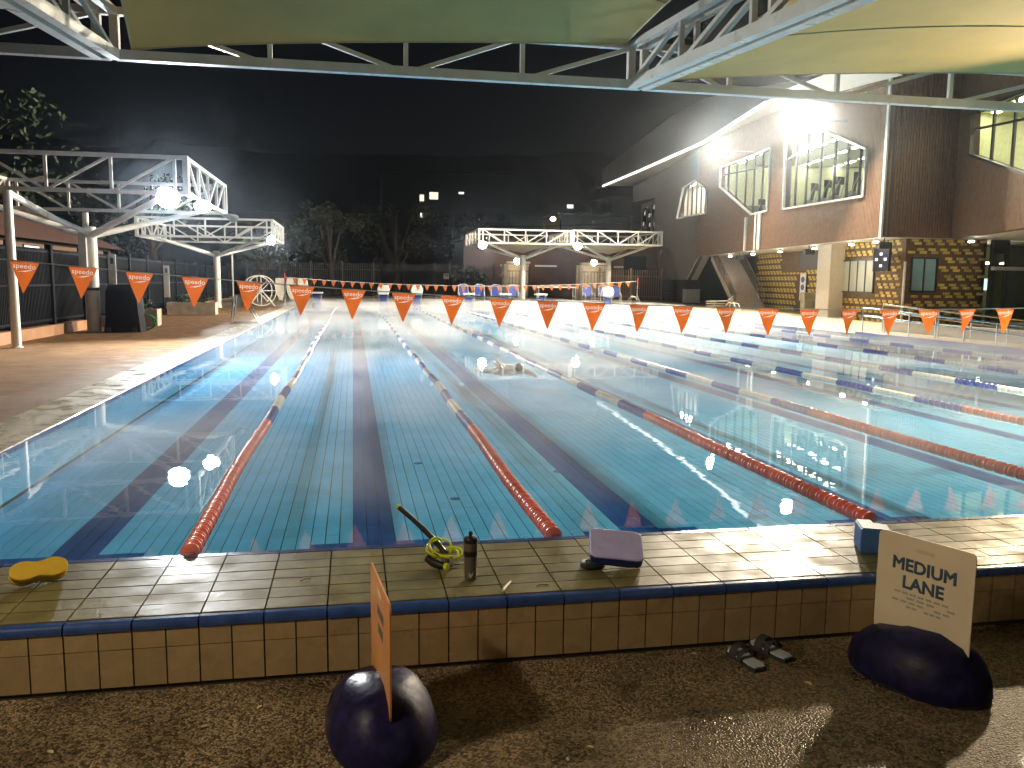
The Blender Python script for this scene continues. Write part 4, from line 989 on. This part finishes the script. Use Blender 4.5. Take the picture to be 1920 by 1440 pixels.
MB().box(-1, 28, 0, 12, 0, 5.6).build('wall', bw, t); MB().box(-1.4, 28.4, -.4, 12.4, 5.6, 5.9).build('roof', mat('dark_flat_roof', (.05, .045, .045), .8), t)
for x in (2.6, 6.0, 14): MB().box(x, x+2.2, -.03, -.005, 3.2, 3.35).build('sill', white_trim, t)
for x in (15, 18.5): 
    wf = MB().box(x, x+2.4, -.05, -.01, 2.4, 4.4).build('window', black_frame, t); MB().box(x+.1, x+2.3, -.07, -.051, 2.5, 4.3).build('pane', mat('dark_glass', (.03, .03, .035), .1), wf)
# background buildings and lights on the hillside
wl_ = emission('distant_window_light', (1, .9, .68), .5); wlb = emission('distant_white_light', (.95, 1, .97), .5); wlo = emission('distant_orange_light', (1, .5, .2), .5)
bdim = mat('distant_brown_block', (.22, .15, .11), .9); bdk = mat('distant_dark_block', (.035, .033, .035), .9)
def block(lab, x, y, wx, h, m, lights, base=0, roofh=.5):
    t = thing('distant_building', lab, 'building', (x, y, -.8+base), 0, 'buildings on the hillside'); MB().box(0, wx, 0, 14, -base, h).build('wall', m, t)
    MB().box(-.4, wx+.4, -.4, 14.4, h, h+roofh).build('roof', mat('distant_roof', (.03, .03, .03), .9), t)
    for (a, z_, w_, hh, e) in lights:
        f = MB().box(a-.15, a+w_+.15, -.06, -.01, z_-.15, z_+hh+.15).build('window', black_frame, t); MB().box(a, a+w_, -.09, -.061, z_, z_+hh).build('pane', e, f)
    nx = int(wx/4)
    for k in range(nx):
        for z_ in (h*.35, h*.62):
            f = MB().box(1.2+k*4, 2.8+k*4, -.05, -.01, z_, z_+1.4).build('window', black_frame, t); MB().box(1.3+k*4, 2.7+k*4, -.07, -.051, z_+.1, z_+1.3).build('pane', mat('dark_glass', (.03, .03, .035), .1), f)
block('dark apartment block with a bright cream window among the trees', 4, 150, 24, 22, bdk, [(8.6, 17.3, 1.6, 1.3, wl_), (6.8, 16.9, .8, 1.2, wl_), (6.9, 14.0, .5, .8, wlb), (14.0, 18.4, 1.0, .4, wlb)])
block('dim brown block above the far canopies, left of the pair', 37, 148, 14, 15, bdim, [(1.2, 20-3.8, 1.2, .7, wlb)], 0)
block('dark block with twin orange windows above the far canopies', 52, 165, 24, 20, bdk, [(9.0, 17.6, 1.0, 1.5, wl_), (10.6, 17.6, .9, 1.6, wlo), (8.6, 14.2, .9, .5, wlb)])
block('long dim brown block at the right above the far canopies', 56, 140, 30, 12.5, bdim, [(13.0, 9.4, .6, .6, wlo)])
st2 = thing('street_lamp', 'orange street lamp above the gap between the far canopies', 'street lamp', (25.0, 100, 0))
MB().tube([(0, 0, 0), (0, 0, 9.6)], .08, 8).build('pole', dark_steel, st2); MB().tube([(0, 0, 9.6), (-.4, 0, 9.9), (-1, 0, 9.95)], .05, 6).build('arm', dark_steel, st2); MB().lathe([(.05, .0), (.3, .12), (.34, .3), (.2, .5)], 12, Matrix.Translation((-1, 0, 9.5))).build('lamp_head', emission('street_lamp_glow', (1, .62, .28), 30), st2, 50)
hl = MB(); nx_ = 60
for i in range(nx_+1):
    x = -360+720*i/nx_; hh = 50+9*noise.noise(Vector((x*.011, 2.3, 0)))+4*noise.noise(Vector((x*.05, 7.1, 0)))
    hl.v += [(x, 172, -.8), (x, 250, hh*.45+2*noise.noise(Vector((x*.03, 4, 0)))), (x, 330, hh)]
for i in range(nx_): k_ = i*3; hl.f += [(k_, k_+3, k_+4, k_+1), (k_+1, k_+4, k_+5, k_+2)]
tag(hl.build('hillside', mat('dark_hill', (.02, .024, .02), .95)), 'dark hillside beyond the pool', kind='structure')
# trees
bark = mat('bark', (.06, .045, .035), .9); leaves = [mat('leaf_a', (.04, .065, .025), .7, var=.35, scale=.8), mat('leaf_b', (.055, .06, .03), .7, var=.35, scale=.8), mat('leaf_c', (.05, .05, .028), .7, var=.35, scale=.8)]
def tree(lab, x, y, h, rx, kind, seed, n=1500):
    r = random.Random(seed); t = thing('tree', lab, 'tree', (x, y, -.8), 0, 'trees around the pool')
    tr = MB(); tr.tube([(0, 0, 0), (.1, .05, h*.25), (-.1, .1, h*.5), (.1, 0, h*.8)], [.32, .25, .18, .05], 8)
    f = MB()
    for k in range(9):
        a = r.uniform(0, 6.28); hh = h*r.uniform(.45, .9); d = rx*r.uniform(.35, .8)*(1.2-abs(hh/h-.6)); c = (d*math.cos(a), d*math.sin(a), hh)
        tr.tube([(0, 0, h*r.uniform(.25, .5)), (c[0]*.5, c[1]*.5, hh-.8), c], [.12, .08, .02], 5)
        leaf_cloud(f, c, rx*r.uniform(.3, .5), rx*r.uniform(.3, .5), h*r.uniform(.08, .16), n//9, .17, r)
    tr.build('trunk', bark, t, 50); f.build('crown', leaves[kind], t)
for i, (lab, x, y, h, rx, kd) in enumerate((
    ('tall dark tree rising behind the near left canopy', -19, 38, 13, 5, 0), ('dark tree at the far left edge behind the low roof', -24, 22, 14, 5, 2),
    ('rounded dark tree behind the cover reel', -9.5, 74, 9, 4, 0), ('brownish tree left of centre beyond the far fence', -3.5, 78, 10, 4, 1),
    ('largest tree beyond the far fence, left of centre', 3, 82, 12, 5, 1), ('bushy tree just left of the far end canopies', 9, 84, 10, 4.5, 2),
    ('small tree close behind the far fence near the gate', 9.3, 72.5, 4.2, 1.8, 2), ('dark tree between the two left canopies', -15, 56, 11, 4.5, 0))):
    tree(lab, x, y, h, rx, kd, 40+i)
tag(MB().tube([(-60+i*6, 95+.2*i, 9.6-1.2*math.sin(math.pi*((i % 8)/8))) for i in range(25)], .03, 4).build('overhead_wire', dark_steel), 'thin overhead wire crossing the dark background', 'wire')
# street clutter seen through the fence
t = thing('notice_plate', 'small white plate fixed on the far dark fence', 'sign', (6.9, 69.9, 1.9)); MB().box(-.25, .25, 0, .03, 0, .5).build('plate', bd, t); MB().box(-.15, .15, -.006, -.001, .3, .36).build('print', MATS['board_print'], t)
t = thing('wall_lamp', 'white round wall lamp unlit on the grey facade leg', 'lamp', W(43.0, .1, 4.6)); MB().lathe([(.3, 0), (.35, .08), (.2, .16)], 16, frame_M((0, 0, 0), D1, (0, 0, 1), N1)).build('body', fascia_mat, t, 50)
fr = thing('bench_frame', 'low steel frame bench in front of the charcoal wall', 'bench', W(38.5, .5, .02), -A1)
for y in (-1.8, 0, 1.8): MB().tube([(0, y, 0), (0, y, .9)], .03, 6).build('leg', stainless, fr)
MB().tube([(0, -1.8, .9), (0, 1.8, .9)], .03, 6).build('top_rail', stainless, fr)
tl = thing('lounger_stack', 'pale jumble of stacked loungers at the stair foot', 'loungers', W(20.2, 1.2, .02), .4)
for k in range(3):
    MB().box(-.9, .9, -.35, .35, .2+k*.16, .25+k*.16).build('seat', lng, tl)
    MB().beam((.5, -.3, .25+k*.16), (1.1, -.3, .6+k*.16), .05).build('backrest', lng, tl); MB().beam((-.7, 0, 0), (-.4, 0, .2+k*.16), .05).build('leg', lng, tl)

# ================================================================== FOREGROUND THINGS
ZC = .0205
# yellow pull buoy
t = thing('pull_buoy', 'yellow foam pull buoy lying at the left end of the kerb', 'pull buoy', (-3.25, -.43, ZC), R(24)); t.scale = (1.12, 1.12, 1.12)
ys = mat('yellow_foam', (.72, .47, .03), .6, var=.08, scale=20, bump=.1, bscale=150); ys2 = mat('dark_yellow_foam', (.5, .32, .02), .6)
def peanut(k, n=36):
    out = []
    for i in range(n):
        a = 2*math.pi*i/n; c, s_ = math.cos(a), math.sin(a); x = .135*c*(1 if abs(c) < .99 else 1); wd = .062-.022*math.exp(-(x/.05)**2)
        out.append((x*k, wd*math.copysign(abs(s_)**.75, s_)*k))
    return out
PM = Matrix.Rotation(R(52), 4, 'X')
for k, (a, b_) in enumerate(((-.045, -.017), (-.015, .013), (.015, .045))):
    MB().prism(peanut(1 if k != 1 else .97), a, b_, Matrix.Translation((0, 0, .068)) @ PM).build('foam_layer', ys if k != 1 else ys2, t, bevel=.006)
# bottle
t = thing('drink_bottle', 'grey sports bottle with black cap standing on the kerb', 'bottle', (-.735, -.76, ZC), .2)
bm_ = mat('bottle_grey', (.10, .085, .075), .35, var=.05); bk_ = mat('bottle_black', (.012, .012, .013), .35)
MB().lathe([(.030, 0), (.036, .006), (.038, .05), (.0385, .1), (.040, .17), (.043, .195), (.043, .225), (.041, .232)], 28).build('body', bm_, t, 40)
MB().lathe([(.041, .232), (.0425, .236), (.0425, .256), (.038, .264), (.02, .270)], 28).build('cap', bk_, t, 40); MB().lathe([(.009, .268), (.010, .28), (.013, .283), (.012, .297), (.007, .302)], 14).build('spout', bk_, t, 40)
MB().lathe([(.0405, .150), (.0432, .158), (.0432, .176), (.0425, .184)], 28, sx=1).build('grip_band', bk_, t, 40)
sw = MB(); sp = [(0, .5), (.18, .18), (.32, .09), (.5, .12), (1.0, .62), (.55, .02+.24), (.36, .26), (.24, .30), (.12, .42)]
sp = [(0, .36), (.04, .14), (.16, .02), (.34, .03), (.62, .24), (1.0, .62), (.6, .36), (.36, .24), (.2, .24), (.1, .30)]
for (u, v) in sp:
    a = R(-128)+u*1.35; sw.v.append((.0392*math.cos(a), .0392*math.sin(a), .02+v*.11))
sw.f = [(0, 1, 9), (1, 2, 9), (2, 8, 9), (2, 3, 8), (3, 7, 8), (3, 4, 7), (4, 6, 7), (4, 5, 6)]
sw.build('swoosh_mark', mat('swoosh_grey', (.42, .40, .38), .4), t)
# mask and snorkel
t = thing('snorkel_set', 'black snorkel and goggles with neon yellow strap on the kerb', 'snorkel', (-.91, -.42, ZC))
neon = mat('neon_yellow', (.62, .72, .02), .4); blk = mat('black_rubber', (.012, .013, .014), .4)
tube_pts = [(.06, -.02, .06), (.02, .05, .10), (-.05, .16, .155), (-.13, .28, .21), (-.215, .38, .265)]
MB().tube(tube_pts, [.018, .019, .019, .018, .017], 12).build('snorkel_tube', blk, t, 50); MB().tube([(-.213, .378, .264), (-.225, .392, .273)], [.0185, .016], 12).build('snorkel_tip', neon, t)
MB().tube([(-.06, -.06, .05), (-.03, -.10, .035), (.01, -.145, .03), (.045, -.18, .03)], [.026, .028, .027, .02], 10).build('mouthpiece', blk, t, 50); MB().tube([(.04, -.175, .03), (.055, -.19, .03)], [.024, .02], 10).build('mouthpiece_end', neon, t)
def loop(c, rx, ry, tilt, rz, r=.007, n=26):
    Mx = Matrix.Translation(c) @ Matrix.Rotation(rz, 4, 'Z') @ Matrix.Rotation(tilt, 4, 'X'); return [Mx @ Vector((rx*math.cos(6.283*i/n), ry*math.sin(6.283*i/n), .012*math.sin(12.566*i/n))) for i in range(n)]
for (c, rx, ry, ti, rz) in (((.02, 0, .09), .085, .06, .9, .3), ((.07, -.03, .07), .095, .05, .3, -.3), ((.0, -.02, .11), .06, .055, 1.2, .9), ((.08, -.02, .055), .07, .035, .15, .5)):
    MB().tube(loop(c, rx, ry, ti, rz), .0075, 6, closed=True).build('strap', neon, t, 60)
for sx in (0, 1): MB().lathe([(.028, -.012), (.034, -.006), (.034, .008), (.025, .014)], 16, Matrix.Translation((.055+sx*.03, -.06-sx*.06, .04)) @ Matrix.Rotation(R(60), 4, 'X') @ Matrix.Rotation(.5+sx, 4, 'Y')).build('goggle_lens', mat('goggle_smoke', (.18, .16, .14), .15), t, 50)
MB().tube([(.08, -.1, .012), (.14, -.09, .01), (.17, -.05, .008)], .004, 5).build('cord', blk, t)
# marker pen
t = thing('marker_pen', 'thin white pen lying near the front edge of the kerb', 'pen', (-.545, -.93, ZC+.008), R(-28))
MB().tube([(0, -.065, 0), (0, .045, 0)], .008, 8).build('barrel', mat('pen_white', (.75, .72, .6), .4), t, 50); MB().tube([(0, .045, 0), (0, .085, 0)], [.0085, .006], 8).build('cap', mat('pen_cap', (.6, .56, .42), .4), t, 50)
# kickboard on fins
t = thing('kickboard', 'pale lilac kickboard with dark blue underside resting tilted on the kerb', 'kickboard', (.235, -.60, ZC), R(-14))
def rrect(a, b_, r, n=6):
    out = []
    for cx_, cy_, st_ in ((a-r, b_-r, 0), (-a+r, b_-r, 90), (-a+r, -b_+r, 180), (a-r, -b_+r, 270)):
        for i in range(n+1): t_ = R(st_+90*i/n); out.append((cx_+r*math.cos(t_), cy_+r*math.sin(t_)))
    return out
KM = Matrix.Translation((0, 0, .100)) @ Matrix.Rotation(R(22), 4, 'X') @ Matrix.Rotation(R(5), 4, 'Y')
lil = mat('lilac_foam', (.52, .50, .95), .35, var=.10, scale=14, bump=.15, bscale=60, rvar=.12); nav = mat('navy_foam', (.012, .022, .14), .45)
MB().prism(rrect(.172, .14, .045), .012, .03, KM).build('top_layer', lil, t, bevel=.008); MB().prism(rrect(.168, .137, .045), -.045, .012, KM).build('under_layer', nav, t, bevel=.008)
t = thing('swim_paddle', 'dark rubber hand paddle poking out left of the kickboard', 'swim paddle', (.06, -.66, ZC), R(30))
MB().prism([(.09*math.cos(a*.3927)*(1+.1*math.sin(a)), .065*math.sin(a*.3927)) for a in range(16)], .0, .035, Matrix.Rotation(R(8), 4, 'Y')).build('paddle', mat('dark_rubber', (.03, .036, .038), .5), t, bevel=.008); MB().tube([(-.05, -.03, .03), (-.03, 0, .055), (-.05, .03, .03)], .006, 6).build('strap', blk, t, 50)
# blue foam block beside the sign
t = thing('foam_block', 'blue foam block standing on the kerb behind the medium lane sign', 'foam block', (2.06, -.62, ZC), R(-20))
MB().prism([(-.10, -.11), (.09, -.13), (.1, .02), (.02, .05), (.02, .12), (-.09, .12)], 0, .17).build('block', mat('blue_foam', (.03, .12, .34), .5, var=.15, scale=20), t, bevel=.012); MB().prism([(-.09, -.10), (.08, -.12), (.09, .01), (.01, .04), (.01, .11), (-.08, .11)], .1705, .176).build('top_skin', mat('pale_blue_foam', (.10, .28, .42), .5), t)
# lane signs
hull_m = mat('navy_plastic_base', (.011, .010, .052), .45, var=.5, scale=14, bump=.14, bscale=22, spec=.22, rvar=.18)
hull_w = mat('white_board', (.80, .70, .53), .45, var=.07, scale=4); hull_o = mat('orange_board', (.60, .27, .09), .45, var=.15, scale=5)
ink = mat('sign_ink', (.05, .10, .17), .6); ink2 = mat('faded_ink', (.42, .41, .36), .6)
def lane_sign(lab, loc, rz, board, lettering, L=.60, H=.47):
    t = thing('lane_sign', lab, 'sign', loc, rz, 'lane signs in front of the kerb')
    b = MB(); n, k = 24, 9                                  # boat-like plastic base, board slot along local x
    for j in range(k):
        v = j/(k-1); z = .305*v; sc = (1-v**2.4)**.5 if v < 1 else 0
        a_, b2_ = .40*(.30+.70*sc), .265*(.16+.84*sc)
        if j == 0: a_, b2_ = .385, .25
        for i in range(n):
            th_ = 2*math.pi*i/n; c, s_ = math.cos(th_), math.sin(th_)
            e = .8; x = a_*math.copysign(abs(c)**e, c); y = b2_*math.copysign(abs(s_)**(1.15), s_)
            if c < -.55 and v > .35: x *= 1-.22*(v-.35)      # cut back nose
            zz = z*(1-.12*max(0, -c)*v); x = min(x, .47-.85*zz+.10*abs(y)); b.v.append((x, y, zz))
    for j in range(k-1):
        for i in range(n): i2 = (i+1) % n; b.f.append((j*n+i, j*n+i2, j*n+n+i2, j*n+n+i))
    b.f.append(tuple(range(n))[::-1]); b.f.append(tuple((k-1)*n+i for i in range(n))); b.build('base', hull_m, t, 38)
    MB().lathe([(.39, 0), (.40, .008), (.395, .028)], 32, sx=.985, sy=.64).build('skirt', mat('rubber_skirt', (.012, .012, .018), .7), t, 40)
    BM = Matrix.Translation((0, 0, .295+H/2)) @ Matrix.Rotation(R(90), 4, 'X')
    pn = MB(); pn.prism(rrect(L/2, H/2+.045, .035), -.004, .004, Matrix.Translation((0, 0, -.045)) @ BM); bo = pn.build('board', board, t)
    hs_ = MB(); hs_.prism(rrect(.055, .011, .01), .0042, .0052, Matrix.Translation((0.0, 0, .295+H*.86)) @ Matrix.Rotation(R(90), 4, 'X')); hs_.build('hand_slot', mat('slot_cream', (.70, .58, .38), .6), bo)
    if lettering:
        for txt, zz, sz in (('MEDIUM', .66, .098), ('LANE', .46, .098)):
            me = text_mesh(txt, sz, bold=.0035); me.materials.append(ink); o = obj('lettering', me, None, bo); o.matrix_local = Matrix.Translation((-.0, -.0052, .295+H*zz)) @ Matrix.Rotation(R(90), 4, 'X')
        m = MB()
        for zz, wd in ((.34, .16), (.29, .20), (.24, .17), (.19, .12)):
            for q in range(7):
                if rnd.random() < .85: m.box(-wd+2*wd*q/7, -wd+2*wd*(q+.75)/7, -.0054, -.0046, .295+H*zz-.006, .295+H*zz+.006)
        m.build('faded_print', ink2, bo)
    else:
        m = MB(); m.box(-.06, .12, -.0054, -.0046, .295+H*.62, .295+H*.72); m.box(-.04, .1, -.0054, -.0046, .295+H*.44, .295+H*.54); m.build('faded_print', mat('board_dark_print', (.10, .09, .08), .6), bo)  # two dark bars of print on the board
    return t
# local +x of a sign runs from its far edge (left for the reader) to its near edge
lane_sign('cream MEDIUM LANE sign in a navy plastic base at the right', (1.655, -1.67, ZF), math.atan2(-.5, .21), hull_w, True, .55, .50)
lane_sign('orange lane sign seen edge-on in a rounded navy base', (-1.305, -1.74, ZF), math.atan2(-.64, .075), hull_o, False)
# sandals
sm = mat('slate_sandal', (.42, .50, .60), .55); sd_ = mat('dark_sole', (.03, .03, .035), .7)
sole = [(-.035, -.125), (-.042, -.08), (-.036, -.02), (-.045, .05), (-.042, .10), (-.015, .13), (.02, .128), (.043, .095), (.046, .04), (.034, -.03), (.038, -.09), (.025, -.128)]
for (x, y, a, lab) in ((.80, -1.32, 12, 'left slate sandal of the pair below the kerb'), (1.0, -1.24, 22, 'right slate sandal of the pair below the kerb')):
    t = thing('sandal', lab, 'sandal', (x, y, ZF+.001), R(a), 'pair of sandals'); t.scale = (1.25, 1.12, 1.1)
    MB().prism(sole[::-1], 0, .018).build('outsole', sd_, t); MB().prism([(p[0]*.93, p[1]*.95) for p in sole[::-1]], .018, .028).build('footbed', sm, t, bevel=.004)
    for (y0, y1, hh) in ((.02, .065, .055), (-.03, .0, .05)):
        m = MB(); n = 9
        for i in range(n):
            a_ = math.pi*i/(n-1); 
            for yy in (y0, y1):
                for r_ in (0, .004): m.v.append((.05*math.cos(a_)*(1+r_*5), yy, .022+(hh+r_)*math.sin(a_)))
        for i in range(n-1):
            q = i*4; m.f += [(q, q+2, q+6, q+4), (q+1, q+5, q+7, q+3), (q, q+4, q+5, q+1), (q+2, q+3, q+7, q+6)]
        m.build('strap', sd_, t, 60)
# fallen leaves
lf = mat('fallen_leaf', (.55, .48, .28), .6, rand=.2)
lv = MB(); lv.v = [(-.022, 0, .002), (-.008, .011, .006), (.010, .010, .007), (.024, 0, .003), (.010, -.010, .006), (-.008, -.011, .007), (-.022, 0, .0), (-.008, .011, .003), (.010, .010, .004), (.024, 0, .001), (.010, -.010, .003), (-.008, -.011, .004)]
lv.f = [(0, 5, 4, 3), (0, 3, 2, 1), (6, 9, 10, 11), (6, 7, 8, 9)]; lme = lv.mesh('leaf'); lme.materials.append(lf)
where = ['at the far left of the floor', 'left of the edge-on orange sign, nearer the kerb', 'left of the edge-on orange sign, farther from the kerb', 'just left of the sandals', 'between the sandals and the sign base', 'in the middle of the floor at the bottom edge', 'just left of the one at the bottom edge', 'below the sandals in the open floor']
for i, (x, y) in enumerate(((-2.81, -1.65), (-1.91, -1.39), (-2.15, -1.54), (.54, -1.18), (1.02, -1.63), (-.34, -2.03), (-.47, -2.11), (.37, -1.98))):
    o = obj('fallen_leaf', lme, None, None, (x, y, ZF+.001)); o.rotation_euler = (0, 0, rnd.uniform(0, 6)); o.scale = (rnd.uniform(.7, 1.1),)*3; tag(o, 'pale fallen leaf '+where[i], 'leaf', 'leaves on the wet floor')
for i, (x, y, a) in enumerate(((-1.72, -.62, .6), (-.33, -.93, .1))):
    o = obj('twig', MB().tube([(-.03, 0, .003), (0, .006, .006), (.04, -.004, .003)], .0025, 5).mesh('twig'), bark, None, (x, y, ZC)); o.rotation_euler = (0, 0, a); tag(o, ['dark twig on the kerb tiles left of the orange sign', 'dark twig on the kerb tiles right of the pen'][i], 'twig')

# ================================================================== STEAM AND ADDED LAMP GLOW
def volume_mat(name, dens, col, noise_, g_aniso=.25):
    m = bpy.data.materials.new(name); m.use_nodes = True; t = m.node_tree; t.nodes.clear(); N = t.nodes; L = t.links
    v = N.new('ShaderNodeVolumePrincipled'); v.inputs['Color'].default_value = (*col, 1); v.inputs['Density'].default_value = dens; v.inputs['Anisotropy'].default_value = g_aniso
    o = N.new('ShaderNodeOutputMaterial'); L.new(v.outputs[0], o.inputs['Volume'])
    if noise_:
        g_ = N.new('ShaderNodeNewGeometry'); mp = N.new('ShaderNodeMapping'); mp.inputs['Scale'].default_value = (.55, .3, 1.1)
        n = N.new('ShaderNodeTexNoise'); n.inputs['Scale'].default_value = 1.0; n.inputs['Detail'].default_value = 4; n.inputs['Distortion'].default_value = .6
        L.new(g_.outputs['Position'], mp.inputs[0]); L.new(mp.outputs[0], n.inputs['Vector'])
        r = N.new('ShaderNodeMapRange'); r.inputs[1].default_value = .43; r.inputs[2].default_value = .80; r.inputs[3].default_value = 0; r.inputs[4].default_value = dens
        L.new(n.outputs[0], r.inputs[0])
        L.new(r.outputs[0], v.inputs['Density'])
    return m
stm = tag(MB().box(-4.9, 16.7, .3, 49.8, .09, .6).build('steam', volume_mat('pool_steam', .26, (.95, .97, 1), True)), 'thin steam drifting low over the warm water', kind='stuff')
hz = tag(MB().box(-420, 420, -70, 460, -2.2, 75).build('glow', volume_mat('added_lamp_glow', .0003, (.74, .86, 1), False, .94)), 'added volumetric haze around the lamps', kind='stuff')  # thin volume added so the lamps glow, standing in for lens glare
cy.volume_step_rate = 4; cy.volume_max_steps = 64
# ================================================================== SWIMMER
skin = mat('wet_skin', (.50, .30, .21), .35)
def skinned(name, pts, edges, rad, m, parent=None, sub=2):
    me = bpy.data.meshes.new(name); me.from_pydata(pts, edges, []); me.update(); o = obj(name, me, m, parent)
    md = o.modifiers.new('skin', 'SKIN'); md.use_smooth_shade = True
    for i, r in enumerate(rad): me.skin_vertices[0].data[i].radius = (r, r) if not isinstance(r, tuple) else r
    me.skin_vertices[0].data[0].use_root = True
    o.modifiers.new('sub', 'SUBSURF').render_levels = sub; return o
t = thing('person', 'swimmer doing front crawl in the third lane, arm lifted, only head and shoulders showing', 'person', (1.85, 12.1, -.08), R(-160))
P = [(0, -.25, -.05), (0, 0, -.04), (0, .25, -.01), (0, .36, 0), (0, .46, .02), (0, .56, .04), (.2, .27, .0), (.38, .15, .20), (.40, .42, .10), (.40, .52, .04), (-.2, .3, -.02), (-.3, .6, -.08), (-.25, .85, -.1), (.1, -.45, -.08), (.12, -.85, -.12), (.12, -1.25, -.10), (-.1, -.45, -.08), (-.12, -.85, -.16), (-.12, -1.25, -.18)]
E_ = [(0, 1), (1, 2), (2, 3), (3, 4), (4, 5), (2, 6), (6, 7), (7, 8), (8, 9), (2, 10), (10, 11), (11, 12), (0, 13), (13, 14), (14, 15), (0, 16), (16, 17), (17, 18)]
skinned('body', P, E_, [.15, .14, .16, .065, .10, .085, .075, .055, .04, .03, .075, .05, .035, .095, .065, .045, .095, .065, .045], skin, t)
MB().lathe([(.02, -.08), (.085, -.04), (.105, .02), (.09, .08), (.04, .112), (.005, .118)], 16, Matrix.Translation((0, .5, .055)) @ Matrix.Rotation(R(-60), 4, 'X')).build('swim_cap', mat('brown_cap', (.10, .07, .05), .4), t, 60)
